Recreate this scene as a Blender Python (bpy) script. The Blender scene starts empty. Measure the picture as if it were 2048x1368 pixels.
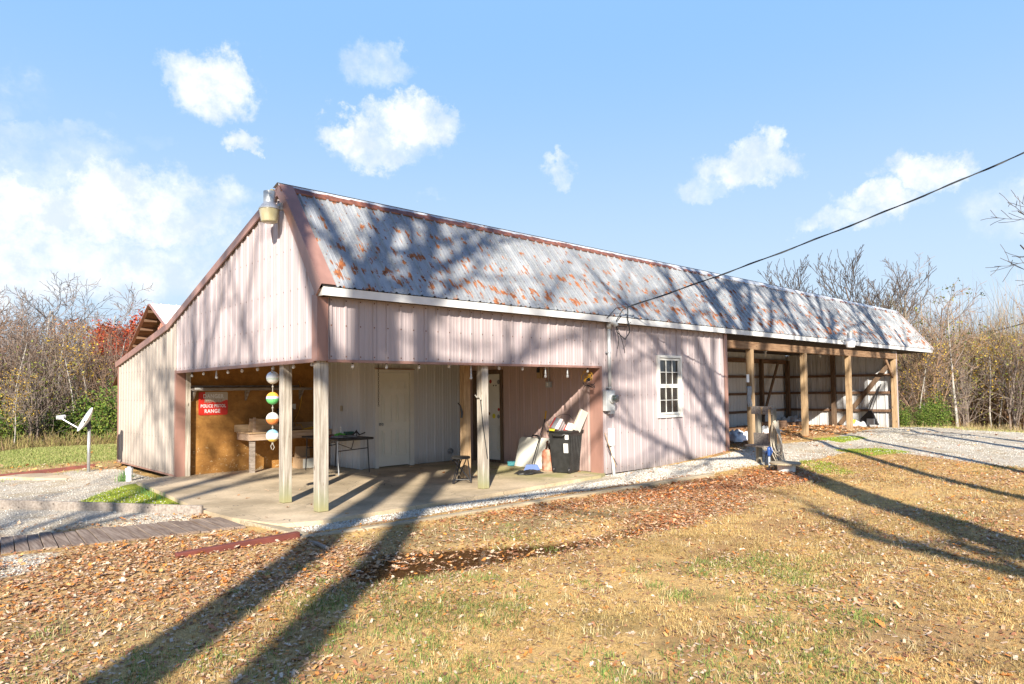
import bpy, math, random
import numpy as np
from math import sin, cos, pi, radians, hypot, atan2
from mathutils import Vector, Matrix

S = bpy.context.scene
C = S.collection
RES = S.render
# ---------------------------------------------------------------- camera
CAM = (-4.4535, -8.5931, 1.6147)
YAW, PITCH, ROLL, FPX, SHY = 0.7535, 0.0413, -0.0117, 1371.24, 41.15
_F = Vector((cos(PITCH)*sin(YAW), cos(PITCH)*cos(YAW), sin(PITCH)))
_R = Vector((cos(YAW), -sin(YAW), 0)); _U = _R.cross(_F)
_R2 = cos(ROLL)*_R + sin(ROLL)*_U; _U2 = -sin(ROLL)*_R + cos(ROLL)*_U
cd = bpy.data.cameras.new('camera'); cam = bpy.data.objects.new('camera', cd); C.objects.link(cam)
m = Matrix((_R2, _U2, -_F)).transposed().to_4x4(); m.translation = Vector(CAM)
cam.matrix_world = m
cd.sensor_width = 36; cd.lens = FPX/2048*36; cd.shift_y = SHY/2048; cd.clip_end = 2000; cd.clip_start = 0.05
S.camera = cam
# ---------------------------------------------------------------- light, exposure
SUN_TO = Vector((-1, -1, 0.73)).normalized()
sl = bpy.data.lights.new('sun', 'SUN'); sl.energy = 4.6; sl.angle = radians(0.5); sl.color = (1, 0.915, 0.78)
so = bpy.data.objects.new('sun', sl); C.objects.link(so)
so.rotation_euler = SUN_TO.to_track_quat('Z', 'Y').to_euler(); so.location = (-12, -12, 14)
S.view_settings.view_transform = 'Standard'; S.view_settings.look = 'None'
S.view_settings.exposure = 1.14; S.view_settings.gamma = 1
S.cycles.max_bounces = 6; S.cycles.transparent_max_bounces = 8
S.cycles.caustics_reflective = False; S.cycles.caustics_refractive = False

def ray(px, py):            # direction through a point of the 2048x1368 photograph
    return _F + _R2*((px-1024)/FPX) - _U2*((py-684-SHY)/FPX)
def PX(px, py, ax, val):    # the point where that direction meets a wall or level
    d = ray(px, py); i = 'xyz'.index(ax); t = (val-CAM[i])/d[i]
    return Vector(CAM) + d*t
# ---------------------------------------------------------------- node helpers
class NT:
    def __init__(s, nt): s.nt = nt
    def n(s, typ, **kw):
        nd = s.nt.nodes.new(typ)
        for k, v in kw.items():
            if k.startswith('i_'):
                key = k[2:]
                key = int(key) if key.isdigit() else key.replace('_', ' ')
                s.put(nd.inputs[key], v)
            else: setattr(nd, k, v)
        return nd
    def put(s, sock, v):
        if hasattr(v, 'is_output') or isinstance(v, bpy.types.NodeSocket): s.nt.links.new(v, sock)
        elif isinstance(v, bpy.types.Node): s.nt.links.new(v.outputs[0], sock)
        else:
            if isinstance(v, (tuple, list)) and len(v) == 3 and len(getattr(sock, 'default_value', v)) == 4: v = (*v, 1)
            sock.default_value = v
    def math(s, op, a, b=None, c=None, clamp=False):
        nd = s.nt.nodes.new('ShaderNodeMath'); nd.operation = op; nd.use_clamp = clamp
        s.put(nd.inputs[0], a)
        if b is not None: s.put(nd.inputs[1], b)
        if c is not None: s.put(nd.inputs[2], c)
        return nd.outputs[0]
    def vm(s, op, a, b=None, out=0):
        nd = s.nt.nodes.new('ShaderNodeVectorMath'); nd.operation = op
        s.put(nd.inputs[0], a)
        if b is not None: s.put(nd.inputs[1], b)
        return nd.outputs[out]
    def mix(s, f, a, b, bt='MIX'):
        nd = s.nt.nodes.new('ShaderNodeMix'); nd.data_type = 'RGBA'; nd.blend_type = bt
        s.put(nd.inputs['Factor'], f); s.put(nd.inputs[6], a); s.put(nd.inputs[7], b)
        return nd.outputs[2]
    def ramp(s, f, lo, hi, a=0., b=1.):
        nd = s.nt.nodes.new('ShaderNodeMapRange'); nd.interpolation_type = 'SMOOTHSTEP'
        s.put(nd.inputs[0], f); nd.inputs[1].default_value = lo; nd.inputs[2].default_value = hi
        nd.inputs[3].default_value = a; nd.inputs[4].default_value = b
        return nd.outputs[0]
    def noise(s, vec, scale, detail=3, rough=.55, dist=0, out=0):
        nd = s.nt.nodes.new('ShaderNodeTexNoise'); s.put(nd.inputs['Vector'], vec)
        nd.inputs['Scale'].default_value = scale; nd.inputs['Detail'].default_value = detail
        nd.inputs['Roughness'].default_value = rough; nd.inputs['Distortion'].default_value = dist
        return nd.outputs[out]
    def scale(s, vec, sc):
        nd = s.nt.nodes.new('ShaderNodeMapping'); s.put(nd.inputs[0], vec); nd.inputs['Scale'].default_value = sc
        return nd.outputs[0]
    def obj(s): return s.nt.nodes.new('ShaderNodeTexCoord').outputs['Object']
MATS = {}
def newmat(name):
    m = bpy.data.materials.new(name); m.use_nodes = True
    b = m.node_tree.nodes['Principled BSDF']; MATS[name] = m
    return m, NT(m.node_tree), b
def bump(t, b, h, dist=.01, st=.5):
    nd = t.n('ShaderNodeBump'); t.put(nd.inputs['Height'], h); nd.inputs['Distance'].default_value = dist; nd.inputs['Strength'].default_value = st
    t.nt.links.new(nd.outputs[0], b.inputs['Normal'])
def plain(name, col, rough=.6, var=.25, scale=8, metal=0, stretch=(1, 1, 1), bmp=0.0, spec=.5, dark=None):
    m, t, b = newmat(name)
    v = t.scale(t.obj(), stretch)
    f = t.noise(v, scale, 4)
    f = t.ramp(f, .3, .7)
    d = dark or tuple(c*(1-var) for c in col)
    b.inputs['Base Color'].default_value = (*col, 1)
    t.put(b.inputs['Base Color'], t.mix(f, d, col))
    b.inputs['Roughness'].default_value = rough; b.inputs['Metallic'].default_value = metal
    b.inputs['Specular IOR Level'].default_value = spec
    if bmp: bump(t, b, t.noise(v, scale*6, 3), bmp)
    return m
# ---------------------------------------------------------------- sky
w = bpy.data.worlds.new('World'); S.world = w; w.use_nodes = True
t = NT(w.node_tree); bg = w.node_tree.nodes['Background']
sk = t.n('ShaderNodeTexSky', sky_type='NISHITA', sun_disc=False, sun_elevation=math.asin(SUN_TO.z), sun_rotation=radians(225),
         altitude=100, air_density=1.0, dust_density=1.0, ozone_density=1.0)
tc = t.n('ShaderNodeTexCoord')
dirv = t.vm('NORMALIZE', tc.outputs['Generated'])
base = t.mix(1.0, t.mix(1.0, sk.outputs[0], (0.80, 1.02, 1.36), 'MULTIPLY'), (.98, 1.82, 3.1), 'DARKEN')
# lumpy edges: the direction is pushed about by two sizes of noise
n1 = t.vm('SUBTRACT', t.noise(dirv, 9, 9, .66, 0, 1), (.5, .5, .5))
nsc = t.n('ShaderNodeVectorMath', operation='SCALE'); t.put(nsc.inputs[0], n1); nsc.inputs['Scale'].default_value = .16
dd = t.vm('ADD', dirv, nsc.outputs[0])
CL = [(430,160,100,62,1.0),(365,165,50,38,.7),(490,150,55,32,.9),(480,278,52,26,.85),(755,125,78,66,.62),(790,95,42,42,.5),
      (700,270,75,42,1.0),(820,250,92,52,1.0),(760,295,120,42,.75),(870,225,45,22,.6),(1125,335,48,28,.6),(1480,335,95,46,.85),(1545,325,60,34,.75),
      (1410,375,60,30,.5),(1850,345,62,40,.9),(1760,405,85,34,.85),(1680,440,75,26,.7),(40,330,190,52,.5),(90,280,110,36,.5),(60,420,330,75,1.0),(220,430,260,60,.9),(420,500,150,60,.5),
      (60,540,380,80,.8),(430,430,60,26,.55),(410,560,50,40,.8),(1960,590,180,35,.35),(300,290,50,28,.25),(840,395,30,10,.3),(2250,420,260,60,.5),(-400,200,300,90,.8),(2700,200,300,90,.7)]
mx = None
for (px, py, a, bb, dens) in CL:
    r0 = ray(px, py).normalized(); rx = (_R2 - r0*_R2.dot(r0)).normalized(); ry = r0.cross(rx)
    wa, wb = a/FPX, bb/FPX
    u = t.vm('DOT_PRODUCT', dd, tuple(rx/wa), 1); v = t.vm('DOT_PRODUCT', dd, tuple(ry/wb), 1)
    q = t.math('ADD', t.math('MULTIPLY', u, u), t.math('MULTIPLY', v, v))
    e = t.math('MULTIPLY', t.ramp(q, 1.3, .0), dens)
    if r0.z > -1:    # only the half of the sky that holds it
        e = t.math('MULTIPLY', e, t.math('GREATER_THAN', t.vm('DOT_PRODUCT', dirv, tuple(r0), 1), 0.3))
    mx = e if mx is None else t.math('MAXIMUM', mx, e)
fine = t.noise(dirv, 26, 9, .62)
cov = t.math('ADD', mx, t.math('MULTIPLY', t.math('SUBTRACT', fine, .5), .85))
cov = t.math('MULTIPLY', t.ramp(cov, .10, 1.12), t.ramp(mx, 0.02, .35))
# other clouds elsewhere in the sky, thin
oth = t.ramp(t.noise(t.scale(dirv, (1, 1, 2.2)), 3.2, 7, .6), .6, .85)
back = t.math('LESS_THAN', t.vm('DOT_PRODUCT', dirv, tuple(_F), 1), .2)
cov = t.math('MAXIMUM', cov, t.math('MULTIPLY', t.math('MULTIPLY', oth, back), .35))
shade = t.noise(dirv, 22, 6, .65)
ccol = t.mix(t.ramp(shade, .35, .65), (2.5, 2.8, 3.2), (3.7, 3.7, 3.7))
sep = t.n('ShaderNodeSeparateXYZ'); t.put(sep.inputs[0], dirv)
haz = t.ramp(sep.outputs[2], .50, .0)
hz = t.mix(t.math('MULTIPLY', haz, .92), base, (2.25, 2.75, 3.2))
# the high sky is a deeper blue
hz = t.mix(t.ramp(sep.outputs[2], .5, .85), hz, t.mix(1.0, hz, (.45, .5, .6), 'MULTIPLY'))
t.put(bg.inputs[0], t.mix(t.math('MULTIPLY', cov, .97), hz, ccol))
bg.inputs[1].default_value = 0.15
# ---------------------------------------------------------------- mesh helpers
def tag(o, label=None, cat=None, group=None, kind=None):
    if label: o['label'] = label
    if cat: o['category'] = cat
    if group: o['group'] = group
    if kind: o['kind'] = kind
    return o
def raw_mesh(name, V, F, mat, smooth=False):
    me = bpy.data.meshes.new(name); me.from_pydata(V, [], F)
    if mat: me.materials.append(MATS[mat] if isinstance(mat, str) else mat)
    if smooth: me.polygons.foreach_set('use_smooth', [True]*len(me.polygons))
    me.update(); return me
class MB:
    def __init__(s): s.v = []; s.f = []; s.alt = []
    def add(s, V, F):
        k = len(s.v); s.v += [tuple(p) for p in V]; s.f += [tuple(i+k for i in f) for f in F]; return s
    def box(s, c, size, rot=None):
        hx, hy, hz = size[0]/2, size[1]/2, size[2]/2
        V = [Vector((x, y, z)) for x in (-hx, hx) for y in (-hy, hy) for z in (-hz, hz)]
        if rot is not None: V = [rot @ p for p in V]
        V = [p+Vector(c) for p in V]
        return s.add(V, [(0,1,3,2),(4,6,7,5),(0,4,5,1),(2,3,7,6),(0,2,6,4),(1,5,7,3)])
    def bx(s, a, b):        # box by two corners
        return s.box(((a[0]+b[0])/2, (a[1]+b[1])/2, (a[2]+b[2])/2), (abs(b[0]-a[0]), abs(b[1]-a[1]), abs(b[2]-a[2])))
    def beam(s, a, b, wd, th, up=(0, 0, 1)):    # rectangular bar from a to b
        a, b = Vector(a), Vector(b); d = (b-a); L = d.length; d.normalize()
        x = d.cross(Vector(up))
        if x.length < 1e-4: x = d.cross(Vector((0, 1, 0)))
        x.normalize(); z = x.cross(d)
        R = Matrix((x, d, z)).transposed()
        return s.box((a+b)/2, (wd, L, th), R)
    def tube(s, pts, r, n=8, cap=True):
        pts = [Vector(p) for p in pts]; rs = r if isinstance(r, (list, tuple)) else [r]*len(pts)
        k = len(s.v); ref = None
        for i, p in enumerate(pts):
            d = (pts[min(i+1, len(pts)-1)] - pts[max(i-1, 0)])
            if d.length < 1e-9: d = Vector((0, 0, 1))
            d.normalize()
            if ref is None:
                ref = d.orthogonal().normalized()
            x = (ref - d*ref.dot(d))
            if x.length < 1e-5: x = d.orthogonal()
            x.normalize(); ref = x; y = d.cross(x)
            for j in range(n):
                a = 2*pi*j/n; s.v.append(tuple(p + (x*cos(a)+y*sin(a))*rs[i]))
        for i in range(len(pts)-1):
            for j in range(n):
                a = k+i*n+j; b = k+i*n+(j+1) % n; s.f.append((a, b, b+n, a+n))
        if cap:
            s.f.append(tuple(k+j for j in range(n))[::-1]); s.f.append(tuple(k+(len(pts)-1)*n+j for j in range(n)))
        return s
    def lathe(s, c, prof, n=20, axis=None):    # prof = [(r, z)]
        k = len(s.v); c = Vector(c); q = Vector((0, 0, 1)).rotation_difference(Vector(axis)) if axis is not None else None
        for (r, z) in prof:
            for j in range(n):
                a = 2*pi*j/n; p = Vector((r*cos(a), r*sin(a), z))
                if q: p = q @ p
                s.v.append(tuple(p+c))
        for i in range(len(prof)-1):
            for j in range(n):
                a = k+i*n+j; b = k+i*n+(j+1) % n; s.f.append((a, b, b+n, a+n))
        if prof[0][0] > 1e-4: s.f.append(tuple(k+j for j in range(n))[::-1])
        if prof[-1][0] > 1e-4: s.f.append(tuple(k+(len(prof)-1)*n+j for j in range(n)))
        return s
    def ball(s, c, r, n=16, m=10, sc=(1, 1, 1)):
        pr = [(max(r*sin(pi*i/m), 1e-5)*sc[0], -r*cos(pi*i/m)*sc[2]) for i in range(m+1)]
        return s.lathe(c, pr, n)
    def prism(s, poly, a, b, plane='yz'):      # extrude a polygon given in a plane between a and b on the third axis
        k = len(s.v); n = len(poly)
        for q in (a, b):
            for (u, v) in poly:
                s.v.append({'yz': (q, u, v), 'xz': (u, q, v), 'xy': (u, v, q)}[plane])
        for i in range(n): j = (i+1) % n; s.f.append((k+i, k+j, k+n+j, k+n+i))
        s.f.append(tuple(range(k, k+n))[::-1]); s.f.append(tuple(range(k+n, k+2*n)))
        return s
    def build(s, name, mat, root=None, smooth=False, bevel=0, label=None, cat=None, group=None, kind=None, solid=0):
        V = s.v
        if root is None:     # a thing that is one mesh gets its origin at its base
            A = np.array(V); o0 = ((A[:, 0].min()+A[:, 0].max())/2, (A[:, 1].min()+A[:, 1].max())/2, A[:, 2].min())
            V = [tuple(p) for p in (A-np.array(o0))]
        me = raw_mesh(name, V, s.f, mat, smooth)
        if s.f and len(s.f) < 20000:
            import bmesh
            bm = bmesh.new(); bm.from_mesh(me); bmesh.ops.recalc_face_normals(bm, faces=bm.faces); bm.to_mesh(me); bm.free()
        if s.alt:
            me.materials.append(MATS['rust_dark'])
            for k in s.alt: me.polygons[k].material_index = 1
        o = bpy.data.objects.new(name, me); C.objects.link(o)
        if root is None: o.location = o0
        else:
            o.parent = root
            rl = Vector((0, 0, 0)); q = root
            while q is not None: rl += q.location; q = q.parent
            o.location = -rl
        if bevel:
            bv = o.modifiers.new('bevel', 'BEVEL'); bv.width = bevel; bv.segments = 2; bv.limit_method = 'ANGLE'
        if solid:
            sd = o.modifiers.new('solid', 'SOLIDIFY'); sd.thickness = solid
        tag(o, label, cat, group, kind)
        return o
def root(name, loc, label=None, cat=None, group=None, kind=None):
    o = bpy.data.objects.new(name, None); C.objects.link(o); o.location = loc; o.empty_display_size = .2
    return tag(o, label, cat, group, kind)
def copy_tree(o, parent=None):
    c = o.copy(); C.objects.link(c)
    if parent is not None: c.parent = parent
    for ch in list(o.children): copy_tree(ch, c)
    return c
def ribbed(mb, u0, u1, P, lo, hi, brk=(), holes=(), pitch=.2286, h=.021, off=.09, minor=True, screws=(), sm=None, sk=1):
    """corrugated sheet: P(u, z, d) gives the point at distance d off the plane"""
    us = {u0: 0., u1: 0.}
    c = u0+off
    while c < u1:
        for du, d in ((-.024, 0), (-.012, h), (.012, h), (.024, 0)):
            if u0 < c+du < u1: us[c+du] = d
        if minor:
            for q in (pitch*.36, pitch*.64):
                for du, d in ((-.012, 0), (0, h*.22), (.012, 0)):
                    if u0 < c+q+du < u1: us[c+q+du] = d
        c += pitch
    for v in screws:
        c = u0+off; i_ = 0
        while c < u1:
            if lo(c)+.01 < v < hi(c)-.01 and not any(a_ <= c <= b_ and z0 <= v <= z1 for (a_, b_, z0, z1) in holes):
                if sm is not None: q_ = [P(c+a_, v+b_*sk, h+.004) for a_, b_ in ((-.009, -.009), (.009, -.009), (.009, .009), (-.009, .009))]; sm.add(q_, [(0, 1, 2, 3)]); sm.alt.append(len(sm.f)-1)
            c += pitch
    keys = sorted(us)
    for bq in list(brk)+[x for hh in holes for x in hh[:2]]:
        if u0 < bq < u1 and bq not in us: us[bq] = float(np.interp(bq, keys, [us[k] for k in keys]))
    keys = sorted(us)
    for a, b in zip(keys, keys[1:]):
        if b-a < 1e-6: continue
        mid = (a+b)/2; segs = [(lo, hi)]
        for (h0, h1, z0, z1) in holes:
            if h0 <= mid <= h1:
                segs = []
                if z0 > lo(mid)+.001: segs.append((lo, lambda u, z=z0: z))
                if z1 < hi(mid)-.001: segs.append((lambda u, z=z1: z, hi))
        for l, hh in segs:
            mb.add([P(a, l(a), us[a]), P(b, l(b), us[b]), P(b, hh(b), us[b]), P(a, hh(a), us[a])], [(0, 1, 2, 3)])
    return mb
# ---------------------------------------------------------------- value noise on the ground plan
def vnoise(x, y, seed=0, sc=1.0, oct=3):
    x = np.asarray(x, float)*sc; y = np.asarray(y, float)*sc; out = 0; amp = 1; tot = 0
    for o in range(oct):
        xi = np.floor(x).astype(np.int64); yi = np.floor(y).astype(np.int64); fx = x-xi; fy = y-yi
        fx = fx*fx*(3-2*fx); fy = fy*fy*(3-2*fy)
        def h(a, b):
            n = (a*374761393 + b*668265263 + (seed+o*17)*974711) & 0x7fffffff
            n = ((n ^ (n >> 13))*1274126177) & 0x7fffffff
            return ((n ^ (n >> 16)) & 0xffff)/65535.
        v = (h(xi, yi)*(1-fx)+h(xi+1, yi)*fx)*(1-fy)+(h(xi, yi+1)*(1-fx)+h(xi+1, yi+1)*fx)*fy
        out = out+v*amp; tot += amp; amp *= .5; x = x*2.03+11.3; y = y*2.03-7.1
    return out/tot
def sm(x, a, b):
    t_ = np.clip((np.asarray(x, float)-a)/(b-a), 0, 1); return t_*t_*(3-2*t_)
# plan rasters: x -14..34, y -14..18
X0, X1, Y0, Y1, DX = -14., 34., -14., 18., .06
NX, NY = int((X1-X0)/DX), int((Y1-Y0)/DX)
GX, GY = np.meshgrid(X0+DX*(np.arange(NX)+.5), Y0+DX*(np.arange(NY)+.5))
def base_h(x, y):
    x = np.asarray(x, float); y = np.asarray(y, float)
    h = -.055 - .065*sm(y, -1.05, -1.6) + 0*x
    h = h - .12*sm(-x, .5, 2.)*sm(y, 3, 7)
    h = h + .27*sm(x, 6.5, 14)*sm(y, -9., -.5)
    h = h - .10*sm(x, 18, 24)
    r = np.hypot(x-CAM[0], y-CAM[1])
    side = sm(x, 10, 20)
    st = 27+2*side
    h = h - (.085-.035*side)*np.clip(r-st, 0, 45-0*side)
    h = h + np.clip(r-85, 0, 60)*.13
    h = h + .05*(vnoise(x, y, 5, .5)-.5)*sm(-y, 1.6, 3)
    return h
def gp0(px, py, zf=base_h):
    z = -.06
    for _ in range(12):
        p = PX(px, py, 'z', z); z = .5*z + .5*float(zf(p.x, p.y))
    return p.x, p.y
def poly_mask(polys, blur=3, px=True):
    M = np.zeros((NY, NX), np.float32)
    for P in polys:
        pts = [gp0(*q) for q in P] if px else P
        inside = np.zeros((NY, NX), bool); n = len(pts)
        for i in range(n):
            xa, ya = pts[i]; xb, yb = pts[(i+1) % n]
            if ya == yb: continue
            c = ((ya > GY) != (yb > GY)) & (GX < (xb-xa)*(GY-ya)/(yb-ya)+xa); inside ^= c
        M = np.maximum(M, inside)
    k = blur
    for _ in range(2):
        for ax in (0, 1):
            cs = np.cumsum(np.pad(M, [(k+1, k) if a == ax else (0, 0) for a in (0, 1)], mode='edge'), axis=ax)
            n = M.shape[ax]
            M = ((cs.take(range(2*k+1, 2*k+1+n), ax)-cs.take(range(0, n), ax))/(2*k+1)).astype(np.float32)
    return M
GRAV = poly_mask([
    [(560,1046),(645,1041),(964,991),(1200,950),(1450,910),(1500,898),(1640,900),(1560,925),(1500,932),(1200,976),(900,1022),(610,1066)],
    [(1440,912),(1500,893),(1640,882),(1700,866),(1800,855),(2040,862),(2300,868),(2300,935),(2048,936),(1950,927),(1820,908),(1700,903),(1640,918),(1580,927),(1500,928)],
    [(-160,952),(60,950),(240,938),(300,955),(372,958),(270,968),(330,990),(405,1022),(400,1034),(250,1050),(150,1054),(0,1076),(-200,1100)],
    [(-200,1130),(60,1108),(130,1102),(60,1146),(-200,1190)]], 2)
MOSS = poly_mask([[(150,1006),(205,985),(262,966),(300,968),(345,985),(398,1017),(300,1011),(200,1009)], [(1600,918),(1660,925),(1720,948),(1650,950),(1600,935)],
    [(1620,878),(1700,872),(1740,876),(1680,886)], [(1660,900),(1760,896),(1830,905),(1740,912)]], 2)
LAWN = poly_mask([[(-260,860),(0,880),(260,870),(260,918),(100,930),(-260,940)], [(1800,842),(2300,842),(2300,861),(2048,858),(1800,853)]], 3)
LITTER = poly_mask([
    [(70,1082),(250,1054),(430,1042),(500,1034),(480,1022),(400,1026),(340,1036),(250,1043),(80,1064)],
    [(-200,1130),(130,1098),(480,1062),(590,1080),(760,1088),(700,1130),(620,1185),(400,1215),(0,1235),(-200,1240)],
    [(840,1046),(980,1022),(1200,985),(1350,955),(1560,940),(1600,965),(1480,985),(1380,1008),(1240,1010),(1050,1030),(900,1052)],
    [(1250,1035),(1380,1010),(1500,985),(1520,1000),(1380,1050),(1250,1070)],
    [(1460,872),(1500,852),(1780,848),(1720,864),(1500,892),(1460,902)],
    [(1470,938),(1600,930),(1650,962),(1540,975)],
    [(-200,932),(240,925),(250,942),(-200,962)], [(-200,1300),(120,1290),(200,1330),(100,1368),(-200,1400)]], 3)
SPARSE = poly_mask([[(600,1080),(860,1045),(1400,975),(1560,960),(1500,1010),(1200,1110),(800,1190),(560,1230)], [(-200,1230),(620,1180),(900,1368),(400,1400),(-200,1400)],
    [(1650,1010),(2100,1010),(2100,1400),(1500,1400)], [(1560,930),(2300,925),(2300,1010),(1700,960)]], 5)
MUD = poly_mask([[(610,1090),(850,1050),(1000,1038),(1300,998),(1450,980),(1400,1012),(1100,1060),(900,1088),(700,1150),(600,1170)], [(-200,1240),(350,1222),(300,1290),(-200,1320)]], 4)
PUD = poly_mask([[(650,1160),(690,1135),(760,1098),(900,1090),(1130,1077),(1300,1042),(1400,1020),(1460,1005),(1440,1022),(1340,1050),(1180,1092),(1000,1122),(880,1142),(760,1165)]], 3)
WALK = poly_mask([[(-160, 1062), (0, 1068), (255, 1050), (340, 1038), (440, 1032), (492, 1052), (416, 1061), (261, 1077), (0, 1103), (-160, 1125)]], 1)
def bil(M, x, y):
    fx = np.clip((np.asarray(x)-X0)/DX-.5, 0, NX-1.001); fy = np.clip((np.asarray(y)-Y0)/DX-.5, 0, NY-1.001)
    i = fx.astype(int); j = fy.astype(int); a = fx-i; b = fy-j
    v = (M[j, i]*(1-a)+M[j, i+1]*a)*(1-b)+(M[j+1, i]*(1-a)+M[j+1, i+1]*a)*b
    return v
def H(x, y):
    x = np.asarray(x, float); y = np.asarray(y, float)
    h = base_h(x, y) - .075*bil(PUD, x, y) - .07*bil(WALK, x, y)
    g = bil(GRAV, x, y)
    return h + (vnoise(x, y, 9, 6, 2)-.5)*.018*(1-g)*sm(-y, 1.5, 2.5)
def gp(px, py, dz=0.):
    x, y = gp0(px, py, lambda a, b: H(a, b)+dz); return Vector((x, y, float(H(x, y))+dz))
def in_frame(x, y, z, mg=60):
    dx, dy, dz = x-CAM[0], y-CAM[1], z-CAM[2]
    zz = dx*_F.x+dy*_F.y+dz*_F.z
    u = 1024+FPX*(dx*_R2.x+dy*_R2.y+dz*_R2.z)/np.maximum(zz, .01); v = 684+SHY-FPX*(dx*_U2.x+dy*_U2.y+dz*_U2.z)/np.maximum(zz, .01)
    return (zz > .5) & (u > -mg) & (u < 2048+mg) & (v < 1368+mg)
# ---------------------------------------------------------------- ground sheet
def spread(a, b, st, far, g=1.13):
    c = list(np.arange(a, b, st)); s_ = st; q = c[-1]
    while q < far: s_ = min(s_*g, 12); q += s_; c.append(q)
    s_ = st; q = c[0]; L = []
    while q > -far: s_ = min(s_*g, 12); q -= s_; L.append(q)
    return np.array(L[::-1]+c)
gx = spread(-6, 14, .09, 420); gy = spread(-8.4, 6.5, .09, 420)
XX, YY = np.meshgrid(gx, gy); ZZ = H(XX, YY)
under = (XX > -.2) & (XX < 10.6) & (YY > .2) & (YY < 9.8); ZZ = np.where(under, -.12, ZZ)
V = np.stack([XX, YY, ZZ], -1).reshape(-1, 3); nx, ny = len(gx), len(gy)
idx = np.arange(nx*ny).reshape(ny, nx)
Fq = np.stack([idx[:-1, :-1], idx[:-1, 1:], idx[1:, 1:], idx[1:, :-1]], -1).reshape(-1, 4)
def np_mesh(name, V, F, mat, cols=None, smooth=False, n=4):
    me = bpy.data.meshes.new(name); V = np.ascontiguousarray(V, np.float32); F = np.ascontiguousarray(F, np.int32)
    me.vertices.add(len(V)); me.vertices.foreach_set('co', V.ravel())
    me.loops.add(F.size); me.loops.foreach_set('vertex_index', F.ravel())
    me.polygons.add(len(F)); me.polygons.foreach_set('loop_start', np.arange(len(F), dtype=np.int32)*F.shape[1])
    me.polygons.foreach_set('loop_total', np.full(len(F), F.shape[1], np.int32))
    if smooth: me.polygons.foreach_set('use_smooth', np.ones(len(F), bool))
    if cols is not None:
        ca = me.color_attributes.new('col', 'FLOAT_COLOR', 'POINT'); cc = np.ones((len(V), 4), np.float32); cc[:, :3] = cols
        ca.data.foreach_set('color', cc.ravel())
    me.update(calc_edges=True); me.materials.append(MATS[mat]); return me
zones = np.stack([bil(GRAV, XX, YY), np.clip(bil(LITTER, XX, YY)+.45*bil(SPARSE, XX, YY), 0, 1), bil(MUD, XX, YY)], -1)
z2 = np.stack([bil(MOSS, XX, YY), bil(LAWN, XX, YY), bil(PUD, XX, YY)], -1)
m, t, b = newmat('ground')
at = t.n('ShaderNodeAttribute', attribute_name='col'); s3 = t.n('ShaderNodeSeparateColor'); t.put(s3.inputs[0], at.outputs[0])
at2 = t.n('ShaderNodeAttribute', attribute_name='col2'); s4 = t.n('ShaderNodeSeparateColor'); t.put(s4.inputs[0], at2.outputs[0])
o = t.obj()
nb = t.noise(o, 1.1, 5, .6); nm = t.noise(o, 9, 5, .65); nf = t.noise(o, 60, 4, .7); nff = t.noise(o, 190, 2, .6)
dry = t.mix(t.ramp(nf, .35, .65), (.46, .28, .10), (.78, .52, .21))
dry = t.mix(t.math('MULTIPLY', t.ramp(nm, .5, .62), .6), dry, (.32, .20, .11))
grn = t.mix(t.ramp(nf, .3, .7), (.16, .18, .05), (.34, .34, .11))
gr = t.mix(t.math('MULTIPLY', t.ramp(nb, .54, .68), .7), dry, grn)
pat = t.ramp(t.noise(o, .55, 5, .68), .47, .62)
gr = t.mix(t.math('MULTIPLY', pat, .75), gr, (.33, .19, .09))
mud = t.mix(t.ramp(nm, .3, .7), (.27, .19, .09), (.42, .31, .14))
lit = t.mix(t.ramp(nf, .35, .65), (.32, .20, .09), (.62, .42, .20))
c = t.mix(t.ramp(t.math('ADD', s3.outputs[2], t.math('MULTIPLY', t.math('SUBTRACT', nm, .5), .8)), .3, .7), gr, mud)
c = t.mix(t.ramp(t.math('ADD', s3.outputs[1], t.math('MULTIPLY', t.math('SUBTRACT', nm, .5), .9)), .3, .8), c, lit)
law = t.mix(t.ramp(nm, .3, .7), (.15, .20, .04), (.30, .33, .09))
c = t.mix(s4.outputs[1], c, law)
vo = t.n('ShaderNodeTexVoronoi', feature='F1'); t.put(vo.inputs['Vector'], o); vo.inputs['Scale'].default_value = 42
gcol = t.mix(t.ramp(t.n('ShaderNodeSeparateColor', i_0=vo.outputs['Color']).outputs[0], .1, .9), (.60, .52, .40), (.90, .81, .66))
gcol = t.mix(t.ramp(vo.outputs['Distance'], .25, .75), gcol, (.40, .355, .29))
gcol = t.mix(t.math('MULTIPLY', t.ramp(t.noise(o, 1.0, 6, .7), .46, .62), .7), gcol, (.42, .34, .22))
gcol = t.mix(t.math('MULTIPLY', t.ramp(t.noise(o, 2.6, 6, .7), .56, .66), .6), gcol, (.44, .27, .15))
gm = t.ramp(t.math('ADD', s3.outputs[0], t.math('MULTIPLY', t.math('SUBTRACT', nm, .5), .7)), .35, .6)
c = t.mix(gm, c, gcol)
moss = t.mix(t.ramp(nf, .3, .7), (.16, .2, .02), (.42, .46, .06))
c = t.mix(t.ramp(t.math('ADD', s4.outputs[0], t.math('MULTIPLY', t.math('SUBTRACT', nf, .5), .9)), .35, .6), c, moss)
c = t.mix(t.ramp(s4.outputs[2], .35, .8), c, (.13, .06, .02))
far = t.n('ShaderNodeVectorMath', operation='LENGTH'); t.put(far.inputs[0], o)
c = t.mix(t.ramp(far.outputs[1], 40, 60), c, t.mix(nm, (.16, .09, .05), (.32, .21, .13)))
t.put(b.inputs['Base Color'], c); b.inputs['Roughness'].default_value = .95; b.inputs['Specular IOR Level'].default_value = .15
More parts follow.
